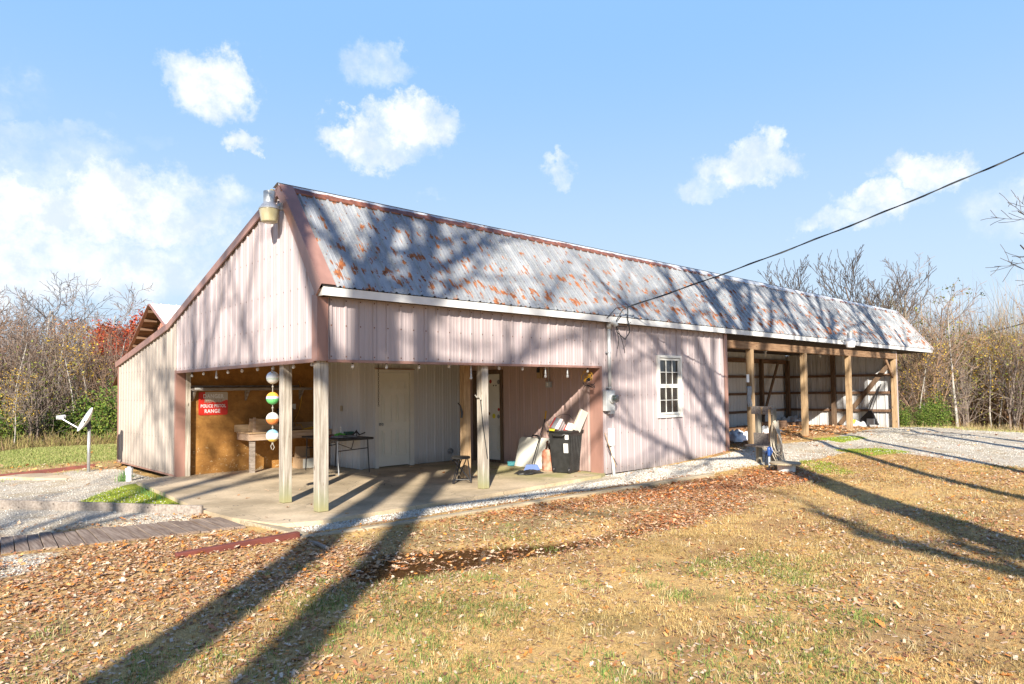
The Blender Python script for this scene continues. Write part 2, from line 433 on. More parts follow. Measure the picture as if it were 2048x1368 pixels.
bh = t.math('ADD', t.math('MULTIPLY', nf, .6), t.math('ADD', t.math('MULTIPLY', nff, .35), t.math('MULTIPLY', t.math('MULTIPLY', vo.outputs['Distance'], gm), -1.0)))
bump(t, b, bh, .02, .8)
me = np_mesh('ground', V, Fq, 'ground', zones.reshape(-1, 3), True)
ca = me.color_attributes.new('col2', 'FLOAT_COLOR', 'POINT'); cc = np.ones((len(V), 4), np.float32); cc[:, :3] = z2.reshape(-1, 3); ca.data.foreach_set('color', cc.ravel())
go = bpy.data.objects.new('ground', me); C.objects.link(go); tag(go, kind='structure')
# ---------------------------------------------------------------- material set
def ribmetal(name, col, dirty=(.45, .38, .33), amt=.5, rough=.42):
    m, t, b = newmat(name); o = t.obj()
    v = t.noise(t.scale(o, (6, 6, .35)), 3, 5, .6); n2 = t.noise(o, 1.2, 4)
    f = t.math('MULTIPLY', t.ramp(v, .45, .75), amt)
    c = t.mix(f, col, dirty)
    c = t.mix(t.math('MULTIPLY', t.ramp(n2, .5, .75), .18), c, tuple(q*.8 for q in col))
    se0 = t.n('ShaderNodeSeparateXYZ'); t.put(se0.inputs[0], o); uu = t.math('DIVIDE', t.math('ADD', se0.outputs[0], se0.outputs[1]), .9144)
    wn = t.n('ShaderNodeTexWhiteNoise', noise_dimensions='1D'); t.put(wn.inputs['W'], t.math('FLOOR', uu))
    c = t.mix(t.math('MULTIPLY', wn.outputs[0], .16), c, tuple(q*.55 for q in dirty))
    c = t.mix(t.math('MULTIPLY', t.math('LESS_THAN', t.math('FRACT', uu), .012), .55), c, tuple(q*.4 for q in dirty))
    # grime that has splashed up near the foot
    se = t.n('ShaderNodeSeparateXYZ'); t.put(se.inputs[0], o)
    low = t.math('MULTIPLY', t.ramp(t.math('ADD', se.outputs[2], t.math('MULTIPLY', v, .35)), .5, .12), .6)
    c = t.mix(low, c, tuple(q*.62 for q in dirty))
    t.put(b.inputs['Base Color'], c); b.inputs['Roughness'].default_value = rough; b.inputs['Specular IOR Level'].default_value = .35
    bump(t, b, t.noise(t.scale(o, (1, 1, .5)), 2.2, 2), .02, .25)
    return m
ribmetal('siding_pink', (.47, .40, .41), (.31, .27, .25), .36)
ribmetal('siding_cream', (.44, .385, .34), (.35, .30, .25), .3)
ribmetal('siding_white', (.68, .69, .71), (.5, .48, .44), .25)
ribmetal('siding_grey', (.62, .63, .65), (.24, .23, .22), .75, .45)
ribmetal('shed_red', (.42, .19, .15), (.3, .15, .12), .3)
ribmetal('porch_pink', (.52, .375, .34), (.40, .29, .26), .3)
plain('trim_brown', (.37, .205, .165), .4, .25, 3, stretch=(1, 1, .3))
plain('trim_white', (.80, .80, .79), .4, .12, 4)
plain('white_paint', (.78, .77, .72), .45, .08, 3)
plain('door_cream', (.84, .835, .76), .4, .06, 3)
plain('roof_shade', (.05, .035, .028), .9, .4, 6)  # near-black: the shade under the roof is put into this colour
plain('galv', (.50, .52, .54), .4, .2, 12, metal=.6)
plain('dark_metal', (.03, .03, .035), .4, .3, 10)
plain('black_plastic', (.035, .035, .035), .45, .4, 9, bmp=.002)
plain('rust_dark', (.22, .08, .035), .8, .5, 14)
plain('white_panel', (.80, .78, .70), .45, .08, 4)
plain('red_timber', (.20, .055, .04), .7, .35, 10, stretch=(.3, 1, 1))
plain('cardboard', (.50, .34, .20), .85, .2, 5)
plain('pvc', (.82, .82, .80), .35, .06, 4)
plain('grey_paint', (.50, .52, .53), .45, .15, 8)
plain('blue_plastic', (.03, .10, .36), .4, .2, 9)
plain('teal', (.12, .45, .52), .4, .15, 9)
plain('yellow_rubber', (.75, .42, .04), .5, .15, 9)
plain('hose', (.55, .48, .38), .6, .25, 12)
plain('cloth_white', (.80, .80, .82), .8, .1, 6)
plain('cloth_grey', (.30, .31, .33), .9, .4, 12)
plain('red_paint', (.42, .05, .04), .5, .2, 6)
plain('lime', (.15, .60, .10), .5, .15, 6)
plain('darkgreen', (.01, .12, .09), .3, .15, 6)
plain('yellow', (.80, .72, .05), .5, .1, 6)
plain('rope', (.40, .37, .32), .9, .3, 30)
plain('cable_black', (.015, .02, .025), .5, .2, 10)
def wood(name, a, bcol, st=(14, 14, .8), knots=True, rough=.85):
    m, t, b = newmat(name); o = t.obj()
    v = t.noise(t.scale(o, st), 2.2, 6, .68); w2 = t.noise(o, 3, 3)
    c = t.mix(t.ramp(v, .32, .68), bcol, a); c = t.mix(t.math('MULTIPLY', t.ramp(w2, .45, .7), .35), c, bcol)
    if knots:
        vo = t.n('ShaderNodeTexVoronoi'); t.put(vo.inputs['Vector'], t.scale(o, tuple(1 if q < 3 else 3.2 for q in st))); vo.inputs['Scale'].default_value = 2.1
        c = t.mix(t.ramp(vo.outputs['Distance'], .13, .05), c, tuple(q*.4 for q in bcol))
    t.put(b.inputs['Base Color'], c); b.inputs['Roughness'].default_value = rough; b.inputs['Specular IOR Level'].default_value = .2
    bump(t, b, v, .006, .7); return m
wood('wood_post', (.60, .54, .46), (.33, .28, .22))
wood('wood_post_x', (.38, .33, .29), (.21, .175, .15), (.8, 14, 14))
wood('wood_warm', (.52, .37, .22), (.28, .18, .10))
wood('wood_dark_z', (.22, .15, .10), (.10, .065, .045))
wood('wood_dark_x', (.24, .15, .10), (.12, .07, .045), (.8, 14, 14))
wood('wood_beam', (.36, .23, .14), (.16, .09, .05), (.8, 14, 14))
wood('wood_bench', (.60, .47, .35), (.38, .25, .17), (.8, 14, 14))
wood('wood_grey_x', (.30, .27, .24), (.13, .11, .10), (.8, 16, 16))
wood('wood_stand', (.30, .28, .23), (.14, .12, .09), (12, 12, .8))
wood('wood_stand_green', (.24, .25, .13), (.12, .11, .06), (12, 12, .8))
wood('wood_edge', (.42, .36, .31), (.22, .18, .15), (3, 3, 14), knots=False)
wood('wood_deck', (.33, .26, .21), (.15, .105, .08), (16, .8, 16), knots=False)
wood('wood_curb', (.50, .42, .30), (.28, .22, .14), (.8, 14, 14), knots=False)
wood('plywood', (.62, .45, .28), (.42, .28, .16), (1.2, 9, 9), knots=False)
m, t, b = newmat('brown_board'); o = t.obj()      # painted chipboard wall, scraped near the floor
n1 = t.noise(o, 5, 5, .7); n2 = t.noise(t.scale(o, (1, 1, 1.5)), 13, 4, .7); se = t.n('ShaderNodeSeparateXYZ'); t.put(se.inputs[0], o)
c = t.mix(t.ramp(n1, .3, .7), (.30, .135, .030), (.46, .225, .055))
ch = t.math('MULTIPLY', t.ramp(t.math('SUBTRACT', n2, t.math('MULTIPLY', se.outputs[2], .13)), .57, .62), .9)
c = t.mix(t.math('MULTIPLY', t.ramp(t.noise(t.scale(o, (1, 1, 2.5)), 2.1, 5, .7), .5, .7), .5), c, (.20, .085, .02))
c = t.mix(ch, c, (.62, .46, .26))
t.put(b.inputs['Base Color'], c); b.inputs['Roughness'].default_value = .75; bump(t, b, t.noise(t.scale(o, (1, 1, .5)), 26, 4), .01, .6)
m, t, b = newmat('concrete'); o = t.obj()
n1 = t.noise(o, .9, 6, .65); n2 = t.noise(o, 30, 4, .7)
c = t.mix(t.ramp(n1, .3, .7), (.32, .25, .16), (.66, .52, .35)); c = t.mix(t.math('MULTIPLY', t.ramp(n2, .4, .75), .35), c, (.22, .18, .13))
se = t.n('ShaderNodeSeparateXYZ'); t.put(se.inputs[0], o)
alg = t.math('MULTIPLY', t.math('MULTIPLY', t.ramp(se.outputs[1], 1.1, .0), t.ramp(se.outputs[0], 1.2, 2.6)), t.ramp(t.noise(o, 1.5, 4), .3, .6))
c = t.mix(t.math('MULTIPLY', alg, .75), c, (.30, .29, .10))
cr = t.math('ABSOLUTE', t.math('SUBTRACT', t.noise(o, .7, 3, .5, .6), .5)); c = t.mix(t.ramp(cr, .002, .0005), c, (.12, .1, .08))
t.put(b.inputs['Base Color'], c); b.inputs['Roughness'].default_value = .85; bump(t, b, n2, .004, .5)
m, t, b = newmat('roof_galv'); o = t.obj()     # galvanised sheet: zinc grain, rust in patches along the purlin rows, longer streaks below
sx = t.n('ShaderNodeSeparateXYZ'); t.put(sx.inputs[0], o)
z = t.noise(o, 26, 4, .7); zb = t.noise(t.scale(o, (1, .5, .35)), 2.3, 4, .6)
c = t.mix(t.ramp(z, .35, .65), (.195, .21, .225), (.315, .33, .345)); c = t.mix(t.ramp(zb, .4, .7), c, (.405, .42, .435))
ur = t.math('DIVIDE', sx.outputs[0], .9144); wn = t.n('ShaderNodeTexWhiteNoise', noise_dimensions='1D'); t.put(wn.inputs['W'], t.math('FLOOR', ur))
c = t.mix(t.math('MULTIPLY', wn.outputs[0], .45), c, (.27, .28, .30)); c = t.mix(t.math('MULTIPLY', t.math('LESS_THAN', t.math('FRACT', ur), .02), .6), c, (.10, .09, .09))
rv = t.n('ShaderNodeCombineXYZ'); t.put(rv.inputs[0], t.math('MULTIPLY', sx.outputs[0], 3.4)); t.put(rv.inputs[1], t.math('MULTIPLY', sx.outputs[2], 2.6))
big = t.noise(rv.outputs[0], 2.3, 2, .5)
sv = t.n('ShaderNodeCombineXYZ'); t.put(sv.inputs[0], t.math('MULTIPLY', sx.outputs[0], 34)); t.put(sv.inputs[1], t.math('MULTIPLY', sx.outputs[2], 2.2))
str_ = t.noise(sv.outputs[0], 1, 4, .6)
lowr = t.ramp(sx.outputs[2], 4.6, 3.3, -.035, .04)
rowp = t.math('MULTIPLY', t.math('COSINE', t.math('MULTIPLY', sx.outputs[2], 2*pi/.42)), .05)
mot = t.noise(o, 42, 3, .7)
e1 = t.math('ADD', t.math('ADD', big, rowp), t.math('ADD', lowr, t.math('MULTIPLY', t.math('SUBTRACT', str_, .5), .62)))
e1 = t.math('ADD', e1, t.math('MULTIPLY', t.math('SUBTRACT', mot, .5), .30))
rm = t.ramp(e1, .632, .662); halo = t.math('MULTIPLY', t.ramp(e1, .57, .67), .5)
spk = t.math('MULTIPLY', t.ramp(t.math('ADD', t.math('MULTIPLY', mot, .6), t.math('MULTIPLY', str_, .4)), .60, .64), t.ramp(big, .45, .58))
rust = t.mix(t.ramp(t.noise(o, 14, 4), .3, .7), (.19, .065, .03), (.40, .15, .055))
c = t.mix(t.math('MULTIPLY', spk, .6), c, (.36, .22, .12)); c = t.mix(halo, c, (.33, .23, .15)); c = t.mix(rm, c, rust)
t.put(b.inputs['Base Color'], c); b.inputs['Metallic'].default_value = .12
t.put(b.inputs['Roughness'], t.math('ADD', .42, t.math('MULTIPLY', rm, .45))); b.inputs['Specular IOR Level'].default_value = .4
bump(t, b, t.noise(t.scale(o, (1, .6, .6)), 3, 2), .02, .2)
m, t, b = newmat('ridge_metal'); o = t.obj(); sx = t.n('ShaderNodeSeparateXYZ'); t.put(sx.inputs[0], o)
f = t.math('ADD', t.noise(t.scale(o, (1, 3, 3)), 2.5, 5, .7), t.math('SUBTRACT', t.ramp(sx.outputs[0], 13, 6, -.3, .0), t.ramp(sx.outputs[2], 4.66, 4.72, -.16, .22)))
c = t.mix(t.ramp(f, .36, .42), (.50, .53, .57), t.mix(t.ramp(t.noise(o, 9, 3), .3, .7), (.12, .05, .035), (.26, .10, .06)))
t.put(b.inputs['Base Color'], c); b.inputs['Roughness'].default_value = .5
m, t, b = newmat('post_mossy'); o = t.obj(); se = t.n('ShaderNodeSeparateXYZ'); t.put(se.inputs[0], o)
v = t.noise(t.scale(o, (14, 14, .8)), 2.2, 6, .68); c = t.mix(t.ramp(v, .32, .68), (.24, .20, .16), (.50, .455, .39))
vo = t.n('ShaderNodeTexVoronoi'); t.put(vo.inputs['Vector'], t.scale(o, (3.2, 3.2, 1))); vo.inputs['Scale'].default_value = 2.3
c = t.mix(t.ramp(vo.outputs['Distance'], .12, .05), c, (.16, .10, .06))
f = t.math('MULTIPLY', t.ramp(t.math('ADD', se.outputs[2], t.math('MULTIPLY', v, .35)), .62, .22), .75)
c = t.mix(f, c, (.24, .25, .13)); f2 = t.math('MULTIPLY', t.ramp(t.math('ADD', se.outputs[2], t.math('MULTIPLY', v, .2)), .26, .12), .85)
c = t.mix(t.math('MULTIPLY', f2, .6), c, (.30, .27, .11)); t.put(b.inputs['Base Color'], c); b.inputs['Roughness'].default_value = .85; bump(t, b, v, .006, .7)
m, t, b = newmat('glass'); b.inputs['Base Color'].default_value = (.05, .05, .05, 1); b.inputs['Roughness'].default_value = .03
b.inputs['Specular IOR Level'].default_value = .9; b.inputs['Alpha'].default_value = .55
m, t, b = newmat('bulb_glass'); b.inputs['Base Color'].default_value = (.9, .9, .88, 1); b.inputs['Roughness'].default_value = .03; b.inputs['Alpha'].default_value = .45
m, t, b = newmat('amber_lens'); b.inputs['Roughness'].default_value = .25; b.inputs['Base Color'].default_value = (.62, .54, .26, 1)
t.put(b.inputs['Base Color'], t.mix(t.ramp(t.noise(t.scale(t.obj(), (1, 1, .4)), 9, 4), .35, .7), (.42, .39, .27), (.34, .30, .17)))
m, t, b = newmat('puddle_water'); b.inputs['Base Color'].default_value = (.10, .045, .015, 1); b.inputs['Roughness'].default_value = .04; b.inputs['Specular IOR Level'].default_value = .6
b.inputs['Alpha'].default_value = .5; bump(t, b, t.noise(t.obj(), 12, 2), .003, .15)
def vcol(name, rough=.8, trans=0, spec=.2, mul=None, nz=0):
    m, t, b = newmat(name); a = t.n('ShaderNodeAttribute', attribute_name='col'); c = a.outputs[0]
    if nz: c = t.mix(t.math('MULTIPLY', t.ramp(t.noise(t.obj(), nz, 3), .35, .7), .4), c, t.mix(.55, c, (.05, .03, .02)))
    t.put(b.inputs['Base Color'], c); b.inputs['Roughness'].default_value = rough; b.inputs['Specular IOR Level'].default_value = spec
    if trans:
        tr = t.n('ShaderNodeBsdfTranslucent'); t.put(tr.inputs[0], c); mxs = t.n('ShaderNodeMixShader'); mxs.inputs[0].default_value = trans
        t.nt.links.new(b.outputs[0], mxs.inputs[1]); t.nt.links.new(tr.outputs[0], mxs.inputs[2])
        t.nt.links.new(mxs.outputs[0], t.nt.nodes['Material Output'].inputs[0])
m, t, b = newmat('printed_card'); o = t.obj(); se = t.n('ShaderNodeSeparateXYZ'); t.put(se.inputs[0], o); f = t.math('FRACT', t.math('MULTIPLY', t.math('ADD', se.outputs[0], t.math('MULTIPLY', se.outputs[2], -.8)), 9)); c = t.mix(t.math('LESS_THAN', f, .35), (.55, .55, .56), (.22, .22, .24)); c = t.mix(t.math('GREATER_THAN', f, .86), c, (.5, .05, .04)); t.put(b.inputs['Base Color'], c)
plain('rusty_mix', (.45, .32, .24), .8, .5, 9, dark=(.40, .12, .06)); plain('curtain_tan', (.5, .44, .33), .5, .1)
vcol('leaf_litter', .7, .0, .35, nz=60); vcol('grass_blade', .8, .25); vcol('tree_leaf', .7, .3); vcol('stone', .85, nz=80)
# ================================================================ the barn
XO, XW, XE, XR = 5.96, 10.75, 22.75, 26.45
ZH, DB, DW = 2.06, 5.956, 4.117
barn = root('metal_barn', (5.4, 5, -.1), 'long barn clad in pale pink ribbed metal with rust-spotted grey roof and open front porch', 'barn')
OUT = [(-.02, 3.03), (1.12, 4.66), (6.32, 3.0), (10.25, 2.33)]
oy, oz = [p[0] for p in OUT], [p[1] for p in OUT]
outz = lambda y: float(np.interp(y, oy, oz))
Pf = lambda u, z, d: (u, -d, z)
Pg = lambda u, z, d: (-d, u, z)
mb = MB(); ribbed(mb, .02, 5.86, Pg, lambda u: ZH+.03, outz, brk=(1.12,), screws=(2.13, 2.6, 3.1, 3.7), sm=mb); mb.build('gable_siding', 'siding_pink', barn)
mb = MB(); ribbed(mb, 5.9, 10.16, Pg, lambda u: .01, outz, brk=(6.32,), screws=(.1, .75, 1.5, 2.15), sm=mb); mb.build('lean_to_siding', 'siding_cream', barn, label='cream lean-to siding left of the porch')
WIN = (7.86, 8.75, 1.01, 2.34)
mb = MB(); ribbed(mb, .1, XO+.02, Pf, lambda u: ZH+.02, lambda u: 3.0, off=.08, screws=(2.12, 2.55, 2.9), sm=mb)
ribbed(mb, XO+.02, XW-.02, Pf, lambda u: -.03, lambda u: 3.0, off=.13, holes=[WIN], screws=(.08, .75, 1.5, 2.2, 2.88), sm=mb); mb.build('front_siding', 'siding_pink', barn)
# far sides
mb = MB(); ribbed(mb, 0, XW, lambda u, z, d: (u, 10.18+d, z), lambda u: 0, lambda u: 2.33, minor=False)
ribbed(mb, 0, 10.18, lambda u, z, d: (XW+d, u, z), lambda u: 0, outz, brk=(1.12, 6.32), minor=False); mb.build('rear_siding', 'siding_pink', barn)
# porch walls
mb = MB(); mb.bx((.2, DB, 0), (3.08, DB+.05, 2.5)); mb.build('porch_back_wall', 'brown_board', barn, label='orange-brown painted board wall, scraped near the floor')
mb = MB(); ribbed(mb, DW+.0, DB, lambda u, z, d: (3.08-d, u, z), lambda u: .01, lambda u: 2.45)
ribbed(mb, 3.08, XO-.02, lambda u, z, d: (u, DW-d, z), lambda u: .01, lambda u: 2.45, holes=[(3.45, 4.40, 0, 2.08)], off=.12); mb.bx((3.055, DW-.025, 0), (3.13, DW-.02, 2.45)); mb.build('porch_white_wall', 'siding_white', barn)
mb = MB(); ribbed(mb, .2, DW, lambda u, z, d: (XO-d, u, z), lambda u: .01, lambda u: 2.45, holes=[(2.84, 3.80, 0, 2.06)], off=.12); mb.build('porch_side_wall', 'porch_pink', barn)
mb = MB(); mb.bx((.05, .06, 2.42), (XO-.03, DB, 2.47)); mb.build('porch_ceiling', 'wood_dark_x', barn)
mb = MB(); mb.bx((.14, .035, ZH+.035), (XO-.05, .075, ZH+.28)); mb.bx((.035, .1, ZH+.035), (.075, DB-.05, ZH+.28)); mb.build('header_beam', 'wood_dark_x', barn)
# interior fill walls so no light leaks in
mb = MB(); mb.bx((XO+.12, .12, 0), (XO+.16, 10.1, 2.9)); mb.bx((.1, DB+.1, 0), (3.1, DB+.14, 2.4)); mb.bx((3.2, DW+.35, 0), (XO, DW+.39, 2.4)); mb.build('inner_wall', 'siding_grey', barn)
# slab lives with the ground
# trims
mb = MB()
mb.bx((-.032, -.03, ZH-.005), (-.024, .135, 2.965)); mb.bx((-.024, -.034, ZH-.005), (.11, -.026, 2.93)); mb.bx((.11, -.04, ZH-.005), (.125, -.026, 2.93))
mb.build('corner_trim', 'trim_brown', barn)
mb = MB(); mb.bx((.125, -.03, ZH-.02), (XO+.03, .03, ZH+.018)); mb.bx((-.03, .1, ZH-.02), (.03, 5.82, ZH+.028)); mb.build('header_flashing', 'trim_brown', barn)
mb = MB(); mb.bx((XO-.03, -.03, 0), (XO-.022, .24, ZH)); mb.bx((XO-.022, -.034, -.02), (XO+.03, -.022, ZH)); mb.build('jamb_trim', 'trim_brown', barn)
mb = MB(); mb.bx((XW-.13, -.03, -.03), (XW+.01, -.022, 2.93)); mb.bx((XW+.002, -.022, -.03), (XW+.03, .2, 2.93)); mb.build('end_trim', 'trim_brown', barn)
mb = MB(); mb.bx((-.028, 5.84, .0), (-.02, 5.93, ZH+.04)); mb.bx((-.02, 5.83, .0), (.15, 5.84, ZH)); mb.bx((-.03, 10.09, 0), (-.022, 10.19, 2.33)); mb.bx((-.03, 5.9, 0.0), (-.0, 10.18, .03))
mb.build('wall_edge_trim', 'trim_brown', barn)
mb = MB(); mb.bx((.155, 5.80, 0), (.24, 5.95, 2.4)); mb.build('jamb_stud', 'wood_post', barn)
# rake boards
def rake(mb, pts, x0, x1, wd, dn=0.0):
    for (y0, z0), (y1, z1) in zip(pts, pts[1:]):
        L = hypot(y1-y0, z1-z0); n = (-(z1-z0)/L, (y1-y0)/L)
        if n[1] < 0: n = (-n[0], -n[1])
        a = [(y0, z0), (y1, z1), (y1-n[0]*wd, z1-n[1]*wd), (y0-n[0]*wd, z0-n[1]*wd)]
        mb.prism(a, x0, x1, 'yz')
T0, T1, T2, T3 = (-.13, 3.01), (1.12, 4.73), (6.32, 3.075), (10.32, 2.425)
mb = MB(); rake(mb, [T0, T1], -.06, -.035, .12); mb.build('front_rake_trim', 'trim_brown', barn)
mb = MB(); rake(mb, [T1, T2, T3], -.06, -.035, .13); mb.build('rear_rake_trim', 'trim_brown', barn)
def slope(y0, z0, y1, z1):
    L = hypot(y1-y0, z1-z0); n = (-(z1-z0)/L, (y1-y0)/L)
    if n[1] < 0: n = (-n[0], -n[1])
    return lambda u, s, d: (u, y0+(y1-y0)*s+n[0]*d, z0+(z1-z0)*s+n[1]*d)
EV, AP = (-.185, 3.06), (1.12, 4.71)
Pr = slope(*EV, *AP)
mb = MB(); ribbed(mb, -.04, XR, Pr, lambda u: 0, lambda u: 1, off=.26, h=.026, screws=(.03, .3, .56, .8), sm=mb, sk=.5); mb.build('front_roof', 'roof_galv', barn)
mb = MB()
for a, bq in ((0, 1),):
    V4 = [Pr(-.065, 0, .035), Pr(.15, 0, .035), Pr(.15, 1, .035), Pr(-.065, 1, .035)]; mb.add(V4, [(0, 1, 2, 3)])
    mb.add([Pr(.15, 0, .035), Pr(.15, 0, -.0), Pr(.15, 1, -.0), Pr(.15, 1, .035)], [(0, 1, 2, 3)])
    mb.add([Pr(-.065, 0, .035), Pr(-.065, 0, -.12), Pr(-.065, 1, -.12), Pr(-.065, 1, .035)], [(0, 1, 2, 3)])
mb.build('roof_edge_trim', 'trim_brown', barn)
mb = MB(); ribbed(mb, -.04, XR, slope(1.12, 4.71, 6.32, 3.06), lambda u: 0, lambda u: 1, minor=False)
ribbed(mb, -.04, XW+.05, slope(6.32, 3.055, 10.32, 2.41), lambda u: 0, lambda u: 1, minor=False); mb.build('rear_roof', 'roof_galv', barn)
P2 = slope(1.12, 4.73, 6.32, 3.08)
mb = MB(); mb.add([Pr(-.08, .935, .028), Pr(XR+.02, .935, .028), Pr(XR+.02, 1.005, .03), Pr(-.08, 1.005, .03)], [(0, 1, 2, 3)])
mb.add([Pr(-.08, .93, .012), Pr(XR+.02, .93, .012), Pr(XR+.02, .935, .028), Pr(-.08, .935, .028)], [(0, 1, 2, 3)])
mb.add([P2(-.08, 0, .03), P2(XR+.02, 0, .03), P2(XR+.02, .03, .03), P2(-.08, .03, .03)], [(0, 1, 2, 3)]); mb.build('ridge_cap', 'ridge_metal', barn)
mb = MB(); mb.bx((-.02, -.172, 2.935), (XR-.04, -.148, 3.05)); mb.bx((-.02, -.148, 2.935), (.0, 0, 3.04)); mb.build('fascia', 'trim_white', barn)
mb = MB(); mb.bx((0.02, -.147, 2.94), (XW, -.03, 2.95)); mb.bx((XW, -.147, 2.94), (XR-.05, 4.3, 2.955)); mb.build('soffit', 'roof_shade', barn)  # over the carport, a dark sheet painted as the shade among open rafters
# far end of the roof
mb = MB(); mb.prism([(-.15, 2.96), (1.12, 4.6), (4.3, 3.6), (4.3, 2.96)], XR-.04, XR-.06); mb.build('end_gable', 'roof_shade', barn)
mb = MB(); mb.beam(Pr(XR, 0, .03), Pr(XR, 1, .03), .04, .03); mb.build('end_edge_trim', 'siding_pink', barn)
# carport
mb = MB(); mb.bx((XW+.04, .0, 2.61), (XE, .05, 2.80)); mb.bx((XW+.04, .13, 2.61), (XE, .18, 2.80)); mb.build('front_beam', 'wood_beam', barn)
cposts = []
for px in (1502, 1609.5, 1698.5): cposts.append(PX(px, 800, 'y', .07).x)
cposts.append(XE-.12)
for x in cposts:
    mb = MB(); mb.bx((x-.075, -.0, -.1), (x+.075, .15, 2.61)); mb.build('post', 'wood_warm', barn, bevel=.006)
def inx(z): return z
mb = MB(); ribbed(mb, XW+.1, XE, lambda u, z, d: (u, DW-d, z), lambda u: .1, lambda u: 2.95, h=.012); mb.build('carport_back_wall', 'siding_white', barn)
mb = MB(); ribbed(mb, 0.0, DW, lambda u, z, d: (XE-.03-d, u, z), lambda u: .05, lambda u: 2.9, h=.024, pitch=.3, minor=True); mb.build('carport_end_wall', 'siding_grey', barn, label='bare ribbed metal end wall with dark stains')
mb = MB(); ribbed(mb, -.02, DW, lambda u, z, d: (XE+.0+d, u, z), lambda u: .05, lambda u: 2.9); mb.build('end_siding', 'siding_pink', barn)
for z in (.74, 1.40, 2.04):
    mb = MB(); mb.bx((XW+.2, DW-.09, z-.045), (XE-.1, DW-.05, z+.045)); mb.build('girt', 'wood_dark_x', barn)
    mb = MB(); mb.bx((XE-.13, .15, z-.045), (XE-.09, DW-.1, z+.045)); mb.build('girt', 'wood_dark_x', barn)
mb = MB(); mb.bx((XW+.2, DW-.14, 2.56), (XE-.1, DW-.1, 2.72)); mb.build('rear_beam', 'wood_dark_x', barn)
pxs = [PX(1523, 800, 'y', DW-.15).x, XE-.25, 13.5]
for x in pxs: mb = MB(); mb.bx((x-.07, DW-.24, 0), (x+.07, DW-.10, 2.7)); mb.build('wall_post', 'wood_dark_z', barn)
mb = MB(); mb.bx((XE-.27, 2.1, 0), (XE-.14, 2.25, 2.9)); mb.build('wall_post', 'wood_dark_z', barn)
mb = MB(); mb.beam(PX(1556, 725, 'y', DW-.28), PX(1528, 830, 'y', DW-.28), .13, .04, (0, 1, 0)); mb.build('brace', 'wood_dark_z', barn)
mb = MB(); mb.beam(PX(1776, 730, 'x', XE-.18), PX(1680, 848, 'x', XE-.18), .16, .04, (1, 0, 0)); mb.build('brace', 'wood_dark_z', barn)
mb = MB(); mb.beam((XE-.95, .07, 2.62), (XE-.15, .07, 1.95), .12, .04, (0, 1, 0)); mb.build('knee_brace', 'wood_beam', barn)
# porch posts
for (x, y, wd) in ((.09, .10, .15), (.09, 1.20, .14), (3.03, .11, .14), (3.68, 1.37, .145)):
    mb = MB(); mb.bx((x-wd/2, y-wd/2, 0.004), (x+wd/2, y+wd/2, 2.42 if y > .5 else ZH+.03)); mb.build('post', 'wood_warm' if y > 1.3 else 'post_mossy', barn, bevel=.007)
# doors
def panel(mb, u0, u1, z0, z1, P):
    wq = .018
    def bxq(a0, b0, a1, b1, d0, d1):
        c8 = [P(a, z, d) for a in (a0, a1) for z in (b0, b1) for d in (d0, d1)]
        mb.add(c8, [(0,1,3,2),(4,6,7,5),(0,4,5,1),(2,3,7,6),(0,2,6,4),(1,5,7,3)])
    for q in ((u0, z0, u1, z0+wq), (u0, z1-wq, u1, z1), (u0, z0+wq, u0+wq, z1-wq), (u1-wq, z0+wq, u1, z1-wq)): bxq(q[0], q[1], q[2], q[3], 0, .026)
    bxq(u0+.055, z0+.055, u1-.055, z1-.055, 0, .018)
mb = MB(); mb.bx((3.515, DW+.0, .025), (4.315, DW+.04, 2.035)); Pd = lambda u, z, d: (u, DW-d, z)
for (a, bq) in ((3.61, 3.86), (3.97, 4.22)):
    for (z0, z1) in ((1.68, 1.86), (.95, 1.57), (.24, .80)): panel(mb, a, bq, z0, z1, Pd)
door = mb.build('door', 'door_cream', barn, label='closed cream six-panel door in the white wall')
mb = MB(); mb.lathe((3.565, DW-.075, .93), [(.012, 0), (.026, .01), (.03, .03), (.02, .045), (0.001, .05)], 14, (0, -1, 0)); mb.lathe((3.565, DW-.0, .93), [(.034, 0), (.034, .008), (.012, .01), (.012, .08)], 14, (0, -1, 0)); mb.build('knob', 'galv', door, smooth=True)
mb = MB(); mb.bx((3.435, DW-.045, 0), (3.51, DW+.05, 2.11)); mb.bx((4.32, DW-.045, 0), (4.42, DW+.05, 2.11)); mb.bx((3.51, DW-.045, 2.04), (4.32, DW+.05, 2.11)); mb.build('door_frame', 'white_paint', barn)
mb = MB(); mb.bx((3.42, DW-.055, 2.112), (4.44, DW-.0, 2.13)); mb.build('door_flashing', 'trim_brown', barn)
Pe = lambda u, z, d: (XO+.02-d, u, z)
mb = MB(); mb.bx((XO+.02, 2.9, .06), (XO+.06, 3.75, 2.0))
for (a, bq) in ((2.97, 3.26), (3.38, 3.68)): panel(mb, a, bq, .25, .82, Pe)
bxd = mb.build('door', 'white_paint', barn, label='white door covered in round stickers behind the posts')
mb = MB(); mb.bx((XO+.012, 2.95, 1.0), (XO+.018, 3.70, 1.86)); mb.build('window_pane', 'white_panel', bxd)
for (px, py, r, mt) in ((985, 822, .055, 'white_paint'), (988, 832, .055, 'yellow'), (997, 833, .045, 'cloth_grey'), (978, 827, .04, 'rust_dark'), (997.5, 819, .035, 'red_paint'), (993, 827, .02, 'white_paint'), (981, 763, .045, 'red_paint'), (997, 764, .05, 'cloth_grey'), (987, 771, .018, 'cable_black'), (992, 771, .018, 'cable_black')):
    p = PX(px, py, 'x', XO+.01); mb = MB(); mb.lathe((XO+.010, p.y, p.z), [(r, 0), (r, .003)], 18, (-1, 0, 0)); mb.build('sticker', mt, bxd)
